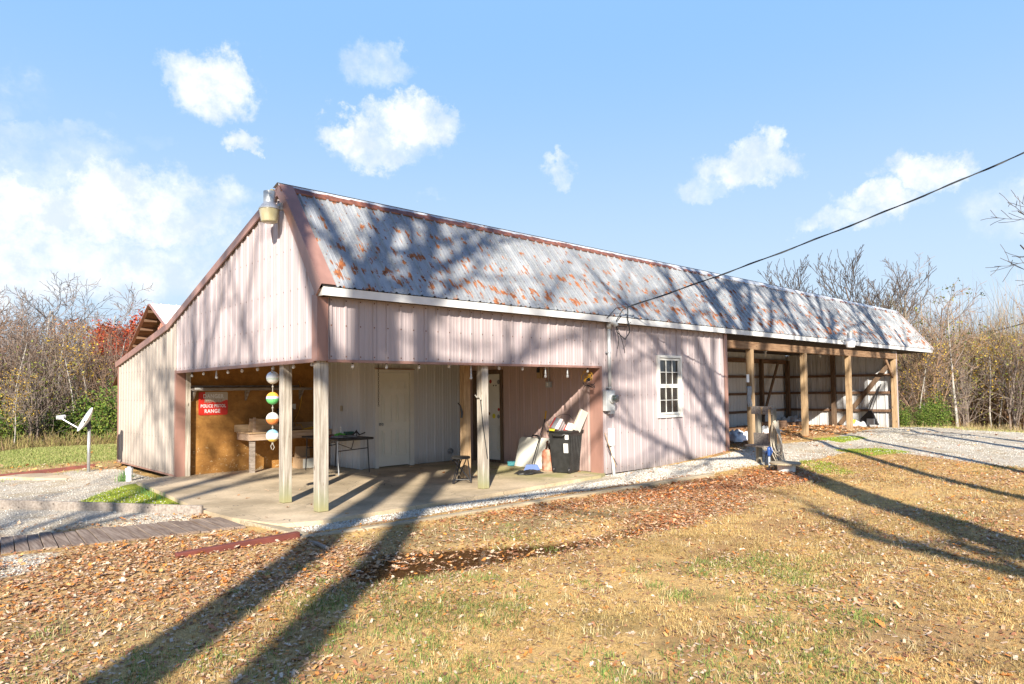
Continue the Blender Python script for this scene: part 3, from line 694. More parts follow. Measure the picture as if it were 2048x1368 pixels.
mb = MB(); mb.bx((XO-.035, 2.81, 0), (XO+.06, 2.89, 2.10)); mb.bx((XO-.035, 3.76, 0), (XO+.06, 3.84, 2.10)); mb.bx((XO-.035, 2.89, 2.01), (XO+.06, 3.76, 2.10)); mb.bx((XO-.03, 2.89, .0), (XO+.06, 3.76, .045)); mb.build('door_frame', 'wood_dark_z', barn)
# window
x0, x1, z0, z1 = WIN
mb = MB()
def frame(mb, a, c_, b_, d_, wq, y0, y1):
    mb.bx((a, y0, c_), (b_, y1, c_+wq)); mb.bx((a, y0, d_-wq), (b_, y1, d_)); mb.bx((a, y0, c_+wq), (a+wq, y1, d_-wq)); mb.bx((b_-wq, y0, c_+wq), (b_, y1, d_-wq))
frame(mb, x0-.01, z0-.01, x1+.01, z1+.01, .055, -.045, .06); wf = mb.build('window', 'white_paint', barn, label='white double-hung window with grid of small panes')
mid = 1.685
for (a, c_, y) in ((mid+.0, z1-.06, -.012), (z0+.058, mid-.002, -.0)):
    mb = MB(); frame(mb, x0+.056, a, x1-.056, c_, .04, y-.012, y+.02)
    wi = (x1-x0-.112-.08)/3
    for k in (1, 2): xx = x0+.096+wi*k; mb.bx((xx-.0065, y-.006, a+.04), (xx+.0065, y+.008, c_-.04))
    mb.bx((x0+.096, y-.0045, (a+c_)/2-.0065), (x1-.096, y+.006, (a+c_)/2+.0065)); sash = mb.build('sash', 'white_paint', wf)
mb = MB(); mb.bx((x0+.09, .012, z0+.09), (x1-.09, .016, z1-.09)); mb.build('pane', 'glass', wf)
mb = MB()
for k in range(46): mb.bx((x0+.02, .07, z0+.05+k*.028), (x1-.3, .074, z0+.05+k*.028+.019))
mb.build('blind', 'wood_grey_x', wf)
mb = MB(); mb.bx((x1-.28, .25, z0), (x1+.3, .28, z1+.2)); mb.build('curtain_board', 'plywood', wf)
# ---------------------------------------------------------------- slab and ground strips
mb = MB(); ps = [gp0(272, 962), gp0(330, 986), gp0(405, 1022), gp0(480, 1046), gp0(560, 1050)]
poly = [(-.02, 6.2), (-.75, 5.7), (-.9, 3.2), (-1.02, 1.55), (-.95, .55), (-.72, -.32), (-.2, -.52), (2.5, -.42), (5.7, -.2), (6.02, -.04), (6.02, 4.3), (3.2, 6.2)]
mb.prism(poly, -.14, 0.0, 'xy'); mb.build('concrete_slab', 'concrete', None, kind='structure')
mb = MB(); rp = []
pts = [(-.78, -1.05), (.2, -1.12), (1.32, -1.19), (2.9, -1.22), (4.4, -1.27), (6.0, -1.33), (7.6, -1.4)]
for (xa, ya), (xb, yb) in zip(pts, pts[1:]): mb.beam((xa, ya, -.09), (xb+.03, yb, -.09), .13, .10)
mb.build('timber_edging', 'wood_curb', None, bevel=.012, label='long weathered timber edging between white gravel and leafy ditch', cat='edging')
# ================================================================ rear shed
def shed():
    xa = 1.9; A = PX(300, 607, 'x', xa)
    # keep the ridge along x; front rake toward the camera and back rake away
    L = PX(258, 702, 'x', xa); yA, zA = A.y, A.z
    s = (zA-L.z)/(L.y-yA)
    sf = (zA-PX(345, 668, 'x', xa).z)/(yA-PX(345, 668, 'x', xa).y)
    r = root('red_shed', (xa+3, yA, -.2), 'red metal shed with bright white roof behind the lean-to', 'shed')
    hw = 4.2; x2 = xa+10
    mb = MB(); ribbed(mb, xa, x2, lambda u, q, d: (u, yA-hw*q, zA-sf*hw*q+d), lambda u: 0, lambda u: 1); mb.build('front_roof', 'trim_white', r)
    mb = MB(); ribbed(mb, xa, x2, lambda u, q, d: (u, yA+hw*q, zA-s*hw*q+d), lambda u: 0, lambda u: 1); mb.build('rear_roof', 'galv', r)
    xw = xa+.5
    mb = MB(); ribbed(mb, yA-hw+.4, yA+hw-.4, lambda u, z, d: (xw-d, u, z), lambda u: -.3, lambda u: zA-.08-(s if u > yA else sf)*abs(u-yA), brk=(yA,)); mb.build('gable_wall', 'shed_red', r)
    mb = MB(); mb.bx((xw, yA-hw+.5, -.3), (x2-.2, yA+hw-.5, zA-s*hw+.1)); mb.build('walls', 'shed_red', r)
    for k in range(9):
        q = .06+k*.1; mb = MB(); mb.beam((xa+.02, yA+hw*q, zA-s*hw*q-.07), (xw, yA+hw*q, zA-s*hw*q-.07), .05, .09); mb.build('purlin', 'wood_dark_x', r)
    mb = MB(); mb.add([(xa+.01, yA+.0, zA-.02), (xw, yA, zA-.02), (xw, yA+hw, zA-s*hw-.02), (xa+.01, yA+hw, zA-s*hw-.02)], [(0, 1, 2, 3)]); mb.build('roof_lining', 'wood_dark_x', r)
    mb = MB(); mb.beam((xa-.01, yA, zA-.02), (xa-.01, yA+hw, zA-s*hw-.02), .02, .1, (1, 0, 0)); mb.beam((xa-.01, yA, zA-.02), (xa-.01, yA-hw, zA-sf*hw-.02), .02, .1, (1, 0, 0)); mb.build('rake_trim', 'trim_brown', r)
shed()
# ================================================================ lamps, meter, cables
def yard_light(px, py, wall, arm_to, lab, lens, sc=1.0):
    c = wall; r = root('yard_light', c, lab, 'yard light', 'yard lights')
    x, y, z = c
    mb = MB(); mb.lathe((x, y, z), [(.005, .385*sc), (.085*sc, .38*sc), (.085*sc, .22*sc), (.088*sc, .21*sc), (.145*sc, .135*sc), (.152*sc, .12*sc), (.15*sc, .11*sc)], 28); mb.build('housing', 'galv', r, smooth=False)
    mb = MB(); mb.lathe((x, y, z), [(.002, -.09*sc), (.07*sc, -.085*sc), (.112*sc, -.075*sc), (.118*sc, -.06*sc), (.142*sc, .10*sc), (.144*sc, .115*sc)], 28); mb.build('lens', lens, r, smooth=True)
    mb = MB(); mb.lathe((x+.04*sc, y, z+.385*sc), [(.03*sc, -.01), (.03*sc, .035*sc), (.002, .04*sc)], 14); mb.build('photocell', 'amber_lens', r)
    mb = MB(); mb.tube([(x, y, z+.17*sc), ((x+arm_to[0])/2, (y+arm_to[1])/2, z+.18*sc), arm_to], .022, 8); mb.box(arm_to, (.09, .09, .10)); mb.build('arm', 'galv', r)
q = (-.22, 1.08, 4.20)
yard_light(537, 418, q, (-.05, 1.02, 4.37), 'yard light with yellowed bowl high on the pink gable', 'amber_lens')
pc = PX(1701, 690, 'y', -.42)
yard_light(1701, 690, tuple(pc), (pc.x-.05, -.2, pc.z+.19), 'pale yard light hanging at the eave of the open carport', 'cloth_white', 1.0)
em = root('electric_meter', (6.15, -.1, 1.2), 'grey electric meter box with round dial beside the porch', 'electric meter')
mb = MB(); mb.bx((6.0, -.12, 1.20), (6.27, -.022, 1.60)); mb.build('meter_box', 'grey_paint', em, bevel=.01)
mb = MB(); mb.lathe((6.17, -.12, 1.44), [(.095, 0), (.095, .03), (.088, .04), (.08, .045)], 22, (0, -1, 0)); mb.build('ring', 'grey_paint', em)
mb = MB(); mb.lathe((6.17, -.16, 1.44), [(.078, 0), (.078, .07), (.07, .085), (.002, .09)], 22, (0, -1, 0)); mb.build('dial_glass', 'glass', em, smooth=True)
mb = MB(); mb.bx((6.13, -.20, 1.42), (6.21, -.17, 1.45)); mb.bx((6.14, -.20, 1.47), (6.19, -.17, 1.50)); mb.build('register', 'darkgreen', em)
mb = MB(); mb.bx((6.13, -.11, 1.14), (6.27, -.03, 1.20)); mb.build('latch', 'galv', em)
cn = root('conduit_mast', (6.17, -.07, 1.6), 'grey conduit pipe rising from the meter to the eave', 'conduit')
mb = MB(); mb.tube([(6.17, -.07, 1.60), (6.17, -.07, 2.84)], .034, 12); mb.build('pipe', 'grey_paint', cn, smooth=True)
mb = MB(); mb.tube([(6.17, -.07, 2.82), (6.16, -.08, 2.90), (6.18, -.13, 2.95), (6.22, -.19, 2.92), (6.24, -.21, 2.86)], [.045, .055, .055, .05, .045], 12); mb.build('weather_head', 'grey_paint', cn, smooth=True)
for z in (2.35, 1.66): mb = MB(); mb.lathe((6.17, -.07, z), [(.042, -.015), (.042, .015)], 12); mb.bx((6.10, -.05, z-.012), (6.24, -.025, z+.012)); mb.build('clamp', 'galv', cn)
mb = MB(); mb.tube([(6.24, -.2, 2.86), (6.29, -.22, 2.60), (6.27, -.2, 2.42)], .008, 5); mb.tube([(6.24, -.2, 2.87), (6.35, -.24, 2.62), (6.47, -.22, 2.38), (6.5, -.2, 2.34)], .007, 5); mb.tube([(6.24, -.2, 2.87), (6.42, -.3, 2.85), (6.55, -.32, 2.95)], .007, 5)
mb.build('wire_tail', 'cable_black', cn)
w0 = PX(1262, 612, 'y', -.35); w1 = Vector(CAM)+ray(2048, 290)*11.0; w2 = w1+(w1-w0)*1.6; w2.z += 1.2
sc_ = root('power_line', tuple(w0), 'twisted black overhead power line sagging down to the eave', 'power line')
def cat(a, bq, sag, n=60): return [a.lerp(bq, i/n)+Vector((0, 0, -4*sag*(i/n)*(1-i/n))) for i in range(n+1)]
p1 = cat(w0, w2, .62, 90)
# fit the sag so that the line leaves the picture where it does in the photograph
mb = MB(); mb.tube(p1, .0105, 6)
mb.tube([p+Vector((.018*cos(i*1.1), .012*sin(i*1.1), .016*sin(i*1.1+1))) for i, p in enumerate(p1)], .009, 5); mb.build('cable', 'cable_black', sc_)
mb = MB(); mb.tube([w0, w0+Vector((-.2, .05, -.08)), w0+Vector((-.32, .12, -.3)), w0+Vector((-.26, .16, -.52)), w0+Vector((-.05, .12, -.66)), w0+Vector((.08, .1, -.5)), w0+Vector((.02, .1, -.25)), w0+Vector((-.04, .05, -.02))], .011, 6)
mb.tube([w0, w0+Vector((-.35, .1, -.06)), (5.98, -.17, 3.0)], .008, 5); mb.build('drip_loop', 'cable_black', sc_)
a0 = Vector(CAM)+ray(1960, 664)*40; a1 = Vector(CAM)+ray(2120, 620)*22
mb = MB(); mb.tube(cat(a0, a1, .15, 20), .022, 5); mb.build('phone_line', 'cable_black', None, label='thin dark utility line crossing the sky above the right-hand woods', cat='cable')
# lower conduit and sticks
lc = root('low_conduit', (6.19, -.07, 0), 'white junction cover on pale pipe below the meter', 'conduit')
mb = MB(); mb.tube([(6.23, -.09, -.08), (6.20, -.07, .55)], .033, 10); mb.build('pipe', 'pvc', lc, smooth=True)
mb = MB(); mb.bx((6.12, -.13, .52), (6.23, -.03, .86)); mb.build('cover', 'pvc', lc, bevel=.015)
mb = MB(); mb.tube([(6.0, -.06, .78), (6.25, -.13, 0.10)], .009, 6); mb.build('stake', 'wood_warm', None, label='thin wooden stake leaning on the wall below the meter', cat='stake')
mb = MB(); mb.tube([(6.05, -.07, .55), (6.27, -.14, .14)], .007, 6); mb.build('metal_rod', 'dark_metal', None, label='dark metal rod crossing the stake beside the pale pipe', cat='rod')
# ================================================================ string lights
sl_ = root('string_lights', (0, 0, 2.0), 'string of clear bulbs hung along the bottom of the porch header', 'string lights')
bl = [PX(x, y, 'x', .05) for x, y in [(384,751),(407,747),(433,754),(456,744),(484,741),(515,738),(546,736),(587,733),(624,728)]]+[PX(x, y, 'y', .05) for x, y in [(705,732),(773,733),(838,734),(898,732),(942,755),(998,736),(1045,737),(1091,752),(1135,752),(1175,742)]]
mb = MB(); top = [Vector((p.x, p.y, min(ZH+.01, 2.075))) for p in bl]; cab = []
for a, bq in zip(top, top[1:]): cab += [a, a.lerp(bq, .5)-Vector((0, 0, .02))]
mb.tube(cab+[top[-1]], .006, 5); mb.build('cable', 'cable_black', sl_)
for p in bl:
    bo = root('bulb', (p.x, p.y, p.z), None); bo.parent = sl_; bo.location = p-Vector((0, 0, 2.0))
    me = MB(); me.lathe(p, [(.001, -.034), (.016, -.028), (.024, -.012), (.022, .006), (.013, .022), (.012, .03)], 14); g_ = me.build('bulb', 'bulb_glass', sl_, smooth=True)
    bpy.data.objects.remove(bo)
    me = MB(); me.lathe(p, [(.014, .028), (.016, .05), (.012, .07), (.006, ZH-p.z if ZH-p.z > .075 else .075)], 10)
    so_ = me.build('socket', 'cable_black' if p.z > 1.96 else 'grey_paint', g_)
    me = MB(); me.tube([p+Vector((-.006, 0, .02)), p+Vector((-.004, .003, -.014)), p+Vector((.004, -.003, -.014)), p+Vector((.006, 0, .02))], .0016, 4); me.build('filament', 'galv', g_)
# ================================================================ things on the porch
def vballs():
    r = root('buoy_string', (.05, 1.56, .8), 'four painted fishing floats strung on a rope hanging in the porch opening', 'buoys')
    zs = [1.86, 1.545, 1.235, .975]; names = ['white float at the top', 'orange, purple and green float', 'white and orange float', 'blue, white and yellow float']
    bands = [[((.8, .8, .78), -1), ((.6, .72, .62), -.35), ((.85, .86, .86), -.1)], [((.12, .52, .16), -1), ((.55, .5, .78), -.05), ((.85, .42, .05), .3)], [((.75, .22, .05), -1), ((.85, .78, .72), .0)], [((.8, .55, .1), -1), ((.85, .85, .85), -.5), ((.25, .5, .65), .4)]]
    for z, nm_, bd in zip(zs, names, bands):
        m, t, b = newmat('float_'+nm_.split()[0]+str(int(z*100))); o = t.obj(); se = t.n('ShaderNodeSeparateXYZ'); t.put(se.inputs[0], o)
        hh = t.math('ADD', t.math('DIVIDE', t.math('SUBTRACT', se.outputs[2], z), .096), t.math('MULTIPLY', t.math('SUBTRACT', t.noise(o, 30, 3), .5), .4))
        c = bd[0][0]
        for col, th in bd[1:]: c = t.mix(t.ramp(hh, th-.04, th+.04), c, col)
        c = t.mix(t.math('MULTIPLY', t.ramp(t.noise(o, 60, 4, .7), .55, .7), .5), c, (.45, .38, .3))
        t.put(b.inputs['Base Color'], c); b.inputs['Roughness'].default_value = .6; bump(t, b, t.noise(o, 70, 3), .004)
        mb = MB(); mb.ball((.05, 1.56, z), .096, 24, 14); mb.build('float', m, r, smooth=True, label=nm_)
    mb = MB(); mb.tube([(.05, 1.56, ZH), (.05, 1.56, .84)], .006, 6)
    for z in (1.72, 1.40, 1.10, .86): mb.ball((.05, 1.56, z), .016, 8, 6)
    mb.tube([(.05, 1.56, .86), (.07, 1.54, .80), (.05, 1.55, .76)], .006, 5); mb.tube([(.05, 1.56, .86), (.03, 1.58, .82), (.04, 1.57, .77)], .006, 5)
    mb.tube([(.02, 1.52, 1.92), (.0, 1.48, 1.96), (.03, 1.47, 2.03)], .01, 6); mb.build('rope', 'rope', r)
vballs()
def sign():
    a, bq = PX(398, 787, 'y', DB-.03), PX(456, 829, 'y', DB-.03); x0, x1 = a.x, bq.x; z1, z0 = 1.665, 1.19
    r = root('danger_sign', ((x0+x1)/2, DB-.02, z0), 'worn red metal sign warning of a pistol range, on the brown wall', 'sign')
    m, t, b = newmat('sign_face'); o = t.obj(); se = t.n('ShaderNodeSeparateXYZ'); t.put(se.inputs[0], o)
    n_ = t.noise(o, 9, 4, .6); f = t.math('ADD', se.outputs[2], t.math('MULTIPLY', t.math('SUBTRACT', n_, .5), .16))
    up = t.math('MULTIPLY', t.ramp(f, 1.47, 1.485), t.ramp(se.outputs[0], x0+.125, x0+.13))
    blot = t.ramp(t.noise(t.scale(o, (1, 1, 1.4)), 11, 4, .6), .60, .62)
    blot = t.math('MULTIPLY', blot, t.math('MULTIPLY', t.ramp(se.outputs[2], 1.34, 1.37), t.ramp(se.outputs[0], x0+.1, x0+.14)))
    c = t.mix(t.math('MAXIMUM', up, blot), (.62, .03, .02), (.50, .44, .37)); t.put(b.inputs['Base Color'], c); b.inputs['Roughness'].default_value = .4
    mb = MB(); rr = .035; poly = []
    for (cx_, cz_, a0) in ((x1-rr, z1-rr, 0), (x0+rr, z1-rr, 90), (x0+rr, z0+rr, 180), (x1-rr, z0+rr, 270)):
        for k in range(5): an = radians(a0+k*22.5); poly.append((cx_+rr*cos(an), cz_+rr*sin(an)))
    mb.prism(poly, DB-.012, DB-.006, 'xz'); mb.build('plate', m, r)
    def txt(s, size, cx_, cz_, mat, wd=1.0):
        cu = bpy.data.curves.new('lettering', 'FONT'); cu.body = s; cu.size = size; cu.align_x = 'CENTER'; cu.align_y = 'CENTER'; cu.extrude = .0015; cu.offset = .0025; cu.space_character = 1.12
        o_ = bpy.data.objects.new('tmp', cu); C.objects.link(o_); bpy.context.view_layer.update()
        me = bpy.data.meshes.new_from_object(o_.evaluated_get(bpy.context.evaluated_depsgraph_get())); bpy.data.objects.remove(o_)
        V = [(cx_+v.co.x*wd, DB-.013-v.co.z, cz_+v.co.y) for v in me.vertices]; F = [tuple(p.vertices) for p in me.polygons]
        mb = MB(); mb.add(V, F); o2 = mb.build('lettering', mat, r)
    xm = (x0+x1)/2
    txt('DANGER', .115, xm-.0, 1.575, 'cloth_white', .82); txt('KEEP OUT', .09, xm-.0, 1.475, 'sign_worn', .8); txt('POLICE PISTOL', .088, xm+.0, 1.375, 'cloth_white', .78); txt('RANGE', .105, xm-.02, 1.27, 'cloth_white', .85)
plain('sign_worn', (.50, .36, .28), .5, .4, 30); sign()
ws = root('wall_shelf', (1.5, DB, 1.7), 'long whitewashed shelf on brackets across the brown wall', 'shelf')
mb = MB(); mb.bx((.24, DB-.24, 1.705), (2.78, DB-.01, 1.735)); mb.bx((.24, DB-.26, 1.69), (2.80, DB-.24, 1.745)); mb.build('board', 'wood_edge', ws)
mb = MB(); mb.bx((.24, DB-.04, 1.76), (2.6, DB-.01, 1.80)); mb.build('cleat', 'wood_edge', ws)
for x in (.32, 1.40, 2.62):
    mb = MB(); mb.prism([(DB-.01, 1.69), (DB-.2, 1.69), (DB-.12, 1.60), (DB-.05, 1.52), (DB-.01, 1.48)], x-.02, x+.02, 'yz'); mb.build('bracket', 'wood_edge', ws)
mb = MB(); mb.bx((.28, DB-.27, 1.715), (.44, DB-.262, 1.75)); mb.build('price_tag', 'pvc', ws)
wb = root('workbench', (2.1, 5.65, 0), 'rough wooden workbench against the brown porch wall', 'workbench')
bx0, by0, bt = 1.20, 5.28, .80
mb = MB(); mb.bx((bx0, by0-.02, bt), (3.05, DB-.01, bt+.025)); mb.build('bench_top', 'plywood', wb)
mb = MB(); mb.bx((bx0+.02, by0, bt-.14), (3.05, by0+.04, bt-.002)); mb.bx((bx0+.02, by0+.04, bt-.14), (bx0+.06, DB-.01, bt-.002)); mb.build('apron', 'wood_bench', wb)
mb = MB(); mb.bx((bx0-.04, DB-.06, bt+.025), (3.05, DB-.02, bt+.17)); mb.build('back_rail', 'plywood', wb)
for x in (bx0+.06, 2.9): mb = MB(); mb.bx((x, by0+.04, 0), (x+.09, by0+.13, bt-.01)); mb.build('leg', 'wood_edge', wb)
bxs = root('wooden_box', (1.6, 5.6, bt+.03), 'small slant-topped wooden box on the left end of the workbench', 'box')
mb = MB(); mb.prism([(1.36, bt+.03), (1.92, bt+.03), (1.90, bt+.18), (1.62, bt+.29), (1.38, bt+.30)], 5.45, 5.70, 'xz'); mb.build('body', 'plywood', bxs)
mb = MB(); mb.bx((1.36, 5.43, bt+.027), (1.41, 5.45, bt+.33)); mb.bx((1.41, 5.435, bt+.027), (1.94, 5.45, bt+.06)); mb.build('frame', 'wood_bench', bxs)
mb = MB(); mb.tube([(1.72, 5.5, bt+.33), (1.92, 5.5, bt+.32)], .045, 12); mb.build('spray_can', 'galv', None, label='silver can lying on top of the slanted wooden box', cat='can')
mb = MB(); mb.lathe((2.18, 5.72, bt+.026), [(.14, 0), (.16, .02), (.165, .42), (.18, .44), (.18, .455), (.10, .50), (.02, .51)], 22); mb.build('black_pot', 'black_plastic', None, smooth=False, label='tall black lidded pot at the back of the workbench', cat='pot')
for k in range(3): mb = MB(); mb.lathe((2.02+k*.075, 5.42, bt+.026), [(.033, 0), (.033, .07), (.02, .075)], 12); mb.build('tin_can', 'galv', None, label=('leftmost', 'middle', 'rightmost')[k]+' of three small tins on the workbench behind the floats', cat='tin', group='small tins on the workbench')
yc = [PX(x, y, 'y', DB-.05) for x, y in [(597, 762), (602, 775), (604, 790), (601, 810), (595, 830), (589, 842), (585, 850), (593, 848), (597, 855)]]
yc[-3:] = [p-Vector((0, .2, 0)) for p in yc[-3:]]
mb = MB(); mb.tube(yc, .008, 6)
for k in range(4): c_ = Vector((2.62+.07*k, 5.55, bt+.035+.012*k)); mb.tube([c_+Vector((.13*cos(a*pi/8), .09*sin(a*pi/8), 0)) for a in range(17)], .008, 5)
mb.build('extension_cord', 'yellow_rubber', None, label='yellow cord hanging on the brown wall and coiled on the workbench', cat='cord')
mb = MB(); p = PX(588, 813, 'y', DB-.02); mb.bx((p.x-.04, DB-.03, p.z-.06), (p.x+.04, DB-.0, p.z+.06)); mb.build('wall_outlet', 'white_paint', None, label='white wall outlet on the brown board above the workbench', cat='outlet')
bx_ = root('cardboard_box', (2.45, 5.4, 0), 'open cardboard box with white side panel under the workbench', 'box')
mb = MB(); mb.bx((2.3, 5.25, .003), (2.66, 5.6, .22)); mb.build('body', 'cardboard', bx_)
mb = MB(); mb.bx((2.36, 5.242, .01), (2.63, 5.249, .21)); mb.build('label_panel', 'white_panel', bx_)
mb = MB(); mb.beam((2.3, 5.61, .22), (2.66, 5.64, .22), .02, .02); mb.prism([(2.34, .22), (2.7, .22), (2.68, .45), (2.36, .46)], 5.60, 5.61, 'xz'); mb.build('flap', 'cardboard', bx_)
# folding table
ft = root('folding_table', (2.58, 4.25, 0), 'dark folding table with metal legs beside the white porch wall', 'table')
tx0, tx1, ty0, ty1, tz = 2.2, 3.0, 3.45, 5.0, .72
mb = MB(); mb.bx((tx0, ty0, tz-.045), (tx1, ty1, tz)); mb.build('table_top', 'black_plastic', ft, bevel=.012)
for y, s_ in ((ty0+.14, -1), (ty1-.14, 1)):
    for x in (tx0+.06, tx1-.06):
        mb = MB(); mb.tube([(x, y-.0*s_, tz-.045), (x, y+.02*s_, .38), (x, y+.06*s_, .01)], .0125, 8); mb.build('leg', 'galv' if x < 2.5 and y < 4 else 'dark_metal', ft)
    mb = MB(); mb.tube([(tx0+.06, y+.01*s_, .47), (tx1-.06, y+.01*s_, .50)], .010, 6); mb.tube([(tx0+.1, y-.45*s_, tz-.05), ((tx0+tx1)/2, y-.05*s_, .5)], .008, 6); mb.tube([(tx1-.1, y-.45*s_, tz-.05), ((tx0+tx1)/2, y-.05*s_, .5)], .008, 6); mb.build('brace', 'dark_metal', ft)
bo = root('plastic_bottle', (2.55, 3.98, tz), 'clear plastic bottle standing on the folding table', 'bottle')
mb = MB(); mb.lathe((2.55, 3.98, tz+.002), [(.032, 0), (.034, .02), (.034, .13), (.015, .17), (.013, .185)], 16); mb.build('body', 'bulb_glass', bo, smooth=True)
mb = MB(); mb.lathe((2.55, 3.98, tz+.187), [(.016, 0), (.016, .02)], 12); mb.build('cap', 'pvc', bo)
mb = MB(); mb.bx((2.60, 3.84, tz+.03), (2.78, 3.96, tz+.11)); mb.build('green_carton', 'darkgreen', None, bevel=.01, label='dark green carton on the folding table beside the bottle', cat='carton')
random.seed(4)
def cloth(name, cx_, cy_, z, wx, wy, amp, mat, seed, lab, cat_, n=14, th=.012):
    rr = random.Random(seed); V = []; F = []
    for j in range(n):
        for i in range(n):
            u, v = i/(n-1)-.5, j/(n-1)-.5; e = max(abs(u), abs(v))*2
            x = cx_+u*wx*(1+.15*sin(v*9+seed)); y = cy_+v*wy*(1+.15*cos(u*8+seed))
            h = amp*(.5+.5*float(vnoise(x, y, seed, 14, 3))*2-.3)*(1-e**4*.8)
            V.append((x, y, z+max(h, .004)))
    for j in range(n-1):
        for i in range(n-1): a = j*n+i; F.append((a, a+1, a+n+1, a+n))
    mb = MB(); mb.add(V, F); return mb.build(name, mat, None, smooth=True, solid=th, label=lab, cat=cat_)
cloth('rag', 2.5, 3.72, tz, .4, .35, .05, 'cloth_grey', 3, 'crumpled grey rag spread on the folding table', 'rag')
cloth('glove', 2.36, 3.98, tz, .12, .16, .05, 'red_paint', 6, 'red glove at the left of the folding table', 'glove')
cloth('green_cloth', 2.47, 3.87, tz+.03, .16, .13, .07, 'lime', 5, 'bright green cloth in front of the bottle on the folding table', 'cloth')
mb = MB(); mb.tube([(2.6, 3.6, tz+.05), (2.72, 3.66, tz+.12), (2.84, 3.75, tz+.05)], .016, 6); mb.tube([(2.66, 3.55, tz+.04), (2.76, 3.72, tz+.14)], .01, 5); mb.tube([(2.74, 3.58, tz+.05), (2.9, 3.62, tz+.09)], .012, 5); mb.build('garden_shears', 'dark_metal', None, label='dark hand tools heaped at the right of the folding table', cat='tool')
# stool
st = root('folding_stool', (3.2, .92, 0), 'black round folding stool on the porch slab', 'stool')
mb = MB(); mb.lathe((3.2, .92, .43), [(.001, 0), (.16, 0), (.172, .01), (.172, .03), (.155, .042), (.001, .045)], 24); mb.build('seat', 'black_plastic', st, smooth=False)
for k in range(3):
    a = radians(40+120*k); b2 = a+radians(150)
    mb = MB(); mb.tube([(3.2+.13*cos(a), .92+.13*sin(a), .43), (3.2+.19*cos(b2), .92+.19*sin(b2), .012)], .0105, 8); mb.build('leg', 'dark_metal', st)
    c2 = a+radians(90); mb = MB(); mb.tube([(3.2+.13*cos(a+1), .92+.13*sin(a+1), .43), (3.2+.19*cos(c2-1.2), .92+.19*sin(c2-1.2), .012)], .0105, 8); mb.build('leg', 'dark_metal', st)
mb = MB(); mb.tube([(3.2+.17*cos(a*2*pi/3+.9), .92+.17*sin(a*2*pi/3+.9), .07) for a in range(4)], .007, 6); mb.build('brace', 'dark_metal', st)
# bungee on the front post, hook on inner post, chain, fixtures
bg_ = root('bungee_cord', (2.97, .1, 1.55), 'dark elastic cord hanging from a hook on the middle porch post', 'cord')
mb = MB(); mb.tube([PX(961, 799, 'x', 2.945), PX(966, 850, 'y', .03), PX(975, 917, 'y', .03)], .008, 6); mb.build('cord', 'cable_black', bg_)
mb = MB(); mb.tube([PX(950, 790, 'x', 2.93), PX(954, 795, 'x', 2.93), PX(959, 794, 'x', 2.93), PX(962, 800, 'x', 2.93)], .011, 6); mb.build('hook', 'rope', bg_)
mb = MB(); mb.tube([PX(916, 806, 'y', 1.26), PX(921, 812, 'y', 1.26), PX(924, 826, 'y', 1.26), PX(923, 836, 'y', 1.26)], [.01, .014, .025, .02], 6); mb.build('tool_hook', 'dark_metal', None, label='dark metal hook with a hanging tool on the inner wooden post', cat='hook')
mb = MB(); a = PX(757, 722, 'y', 3.3); bq = PX(757, 813, 'y', 3.3)
n = 22
for k in range(n):
    c_ = a.lerp(bq, (k+.5)/n); dv = Vector((.012, 0, 0)) if k % 2 else Vector((0, .012, 0)); hz_ = Vector((0, 0, (a.z-bq.z)/n*.62))
    mb.tube([c_+hz_, c_+dv+hz_*.5, c_+dv-hz_*.5, c_-hz_, c_-dv-hz_*.5, c_-dv+hz_*.5, c_+hz_], .004, 4)
mb.build('hanging_chain', 'dark_metal', None, label='dark chain hanging in front of the cream door', cat='chain')
p = PX(683, 817, 'x', 3.05); mb = MB(); mb.bx((3.035, p.y-.035, p.z-.06), (3.06, p.y+.035, p.z+.06)); mb.build('cover_plate', 'curtain_tan', None, label='tan cover plate on the white wall left of the cream door', cat='outlet') if 'curtain_tan' in MATS else None
p = PX(902, 902, 'y', DW-.05); mb = MB(); mb.tube([(p.x, DW+.02, p.z), (p.x, DW-.09, p.z-.005)], .055, 18, False); mb.lathe((p.x, DW-.02, p.z), [(.075, 0), (.075, .006), (.055, .008)], 18, (0, -1, 0)); mb.build('dryer_vent', 'galv', None, smooth=False, solid=.004, label='round metal vent stub low on the white wall', cat='vent')
ob = root('outlet_box', (XO-.06, 1.39, 1.68), 'grey weatherproof outlet box on the pink porch wall', 'outlet')
p = PX(1097, 769, 'x', XO-.05); mb = MB(); mb.bx((XO-.08, p.y-.06, p.z-.06), (XO-.0, p.y+.06, p.z+.06)); mb.build('box', 'grey_paint', ob, bevel=.006); mb = MB(); mb.bx((XO-.086, p.y-.02, p.z-.035), (XO-.081, p.y+.02, p.z+.035)); mb.build('cover', 'pvc', ob)
mb = MB(); mb.tube([(XO-.04, p.y, p.z+.06), (XO-.04, p.y, 2.1)], .01, 6); mb.build('conduit', 'grey_paint', ob)
lb = root('lamp_socket', (XO-.1, 1.62, 1.98), 'bare lamp socket on a wooden block on the pink porch wall', 'lamp')
p = PX(1080, 748, 'x', XO-.04); mb = MB(); mb.bx((XO-.06, p.y-.08, p.z-.09), (XO-.02, p.y+.08, p.z+.12)); mb.build('block', 'wood_warm', lb); mb = MB(); mb.lathe((XO-.1, p.y+.0, p.z+.06), [(.01, 0.08), (.03, .05), (.035, -.02), (.03, -.03)], 12); mb.build('socket', 'dark_metal', lb)
mb = MB(); rr = random.Random(3); pc = PX(1178, 757, 'x', XO-.16)
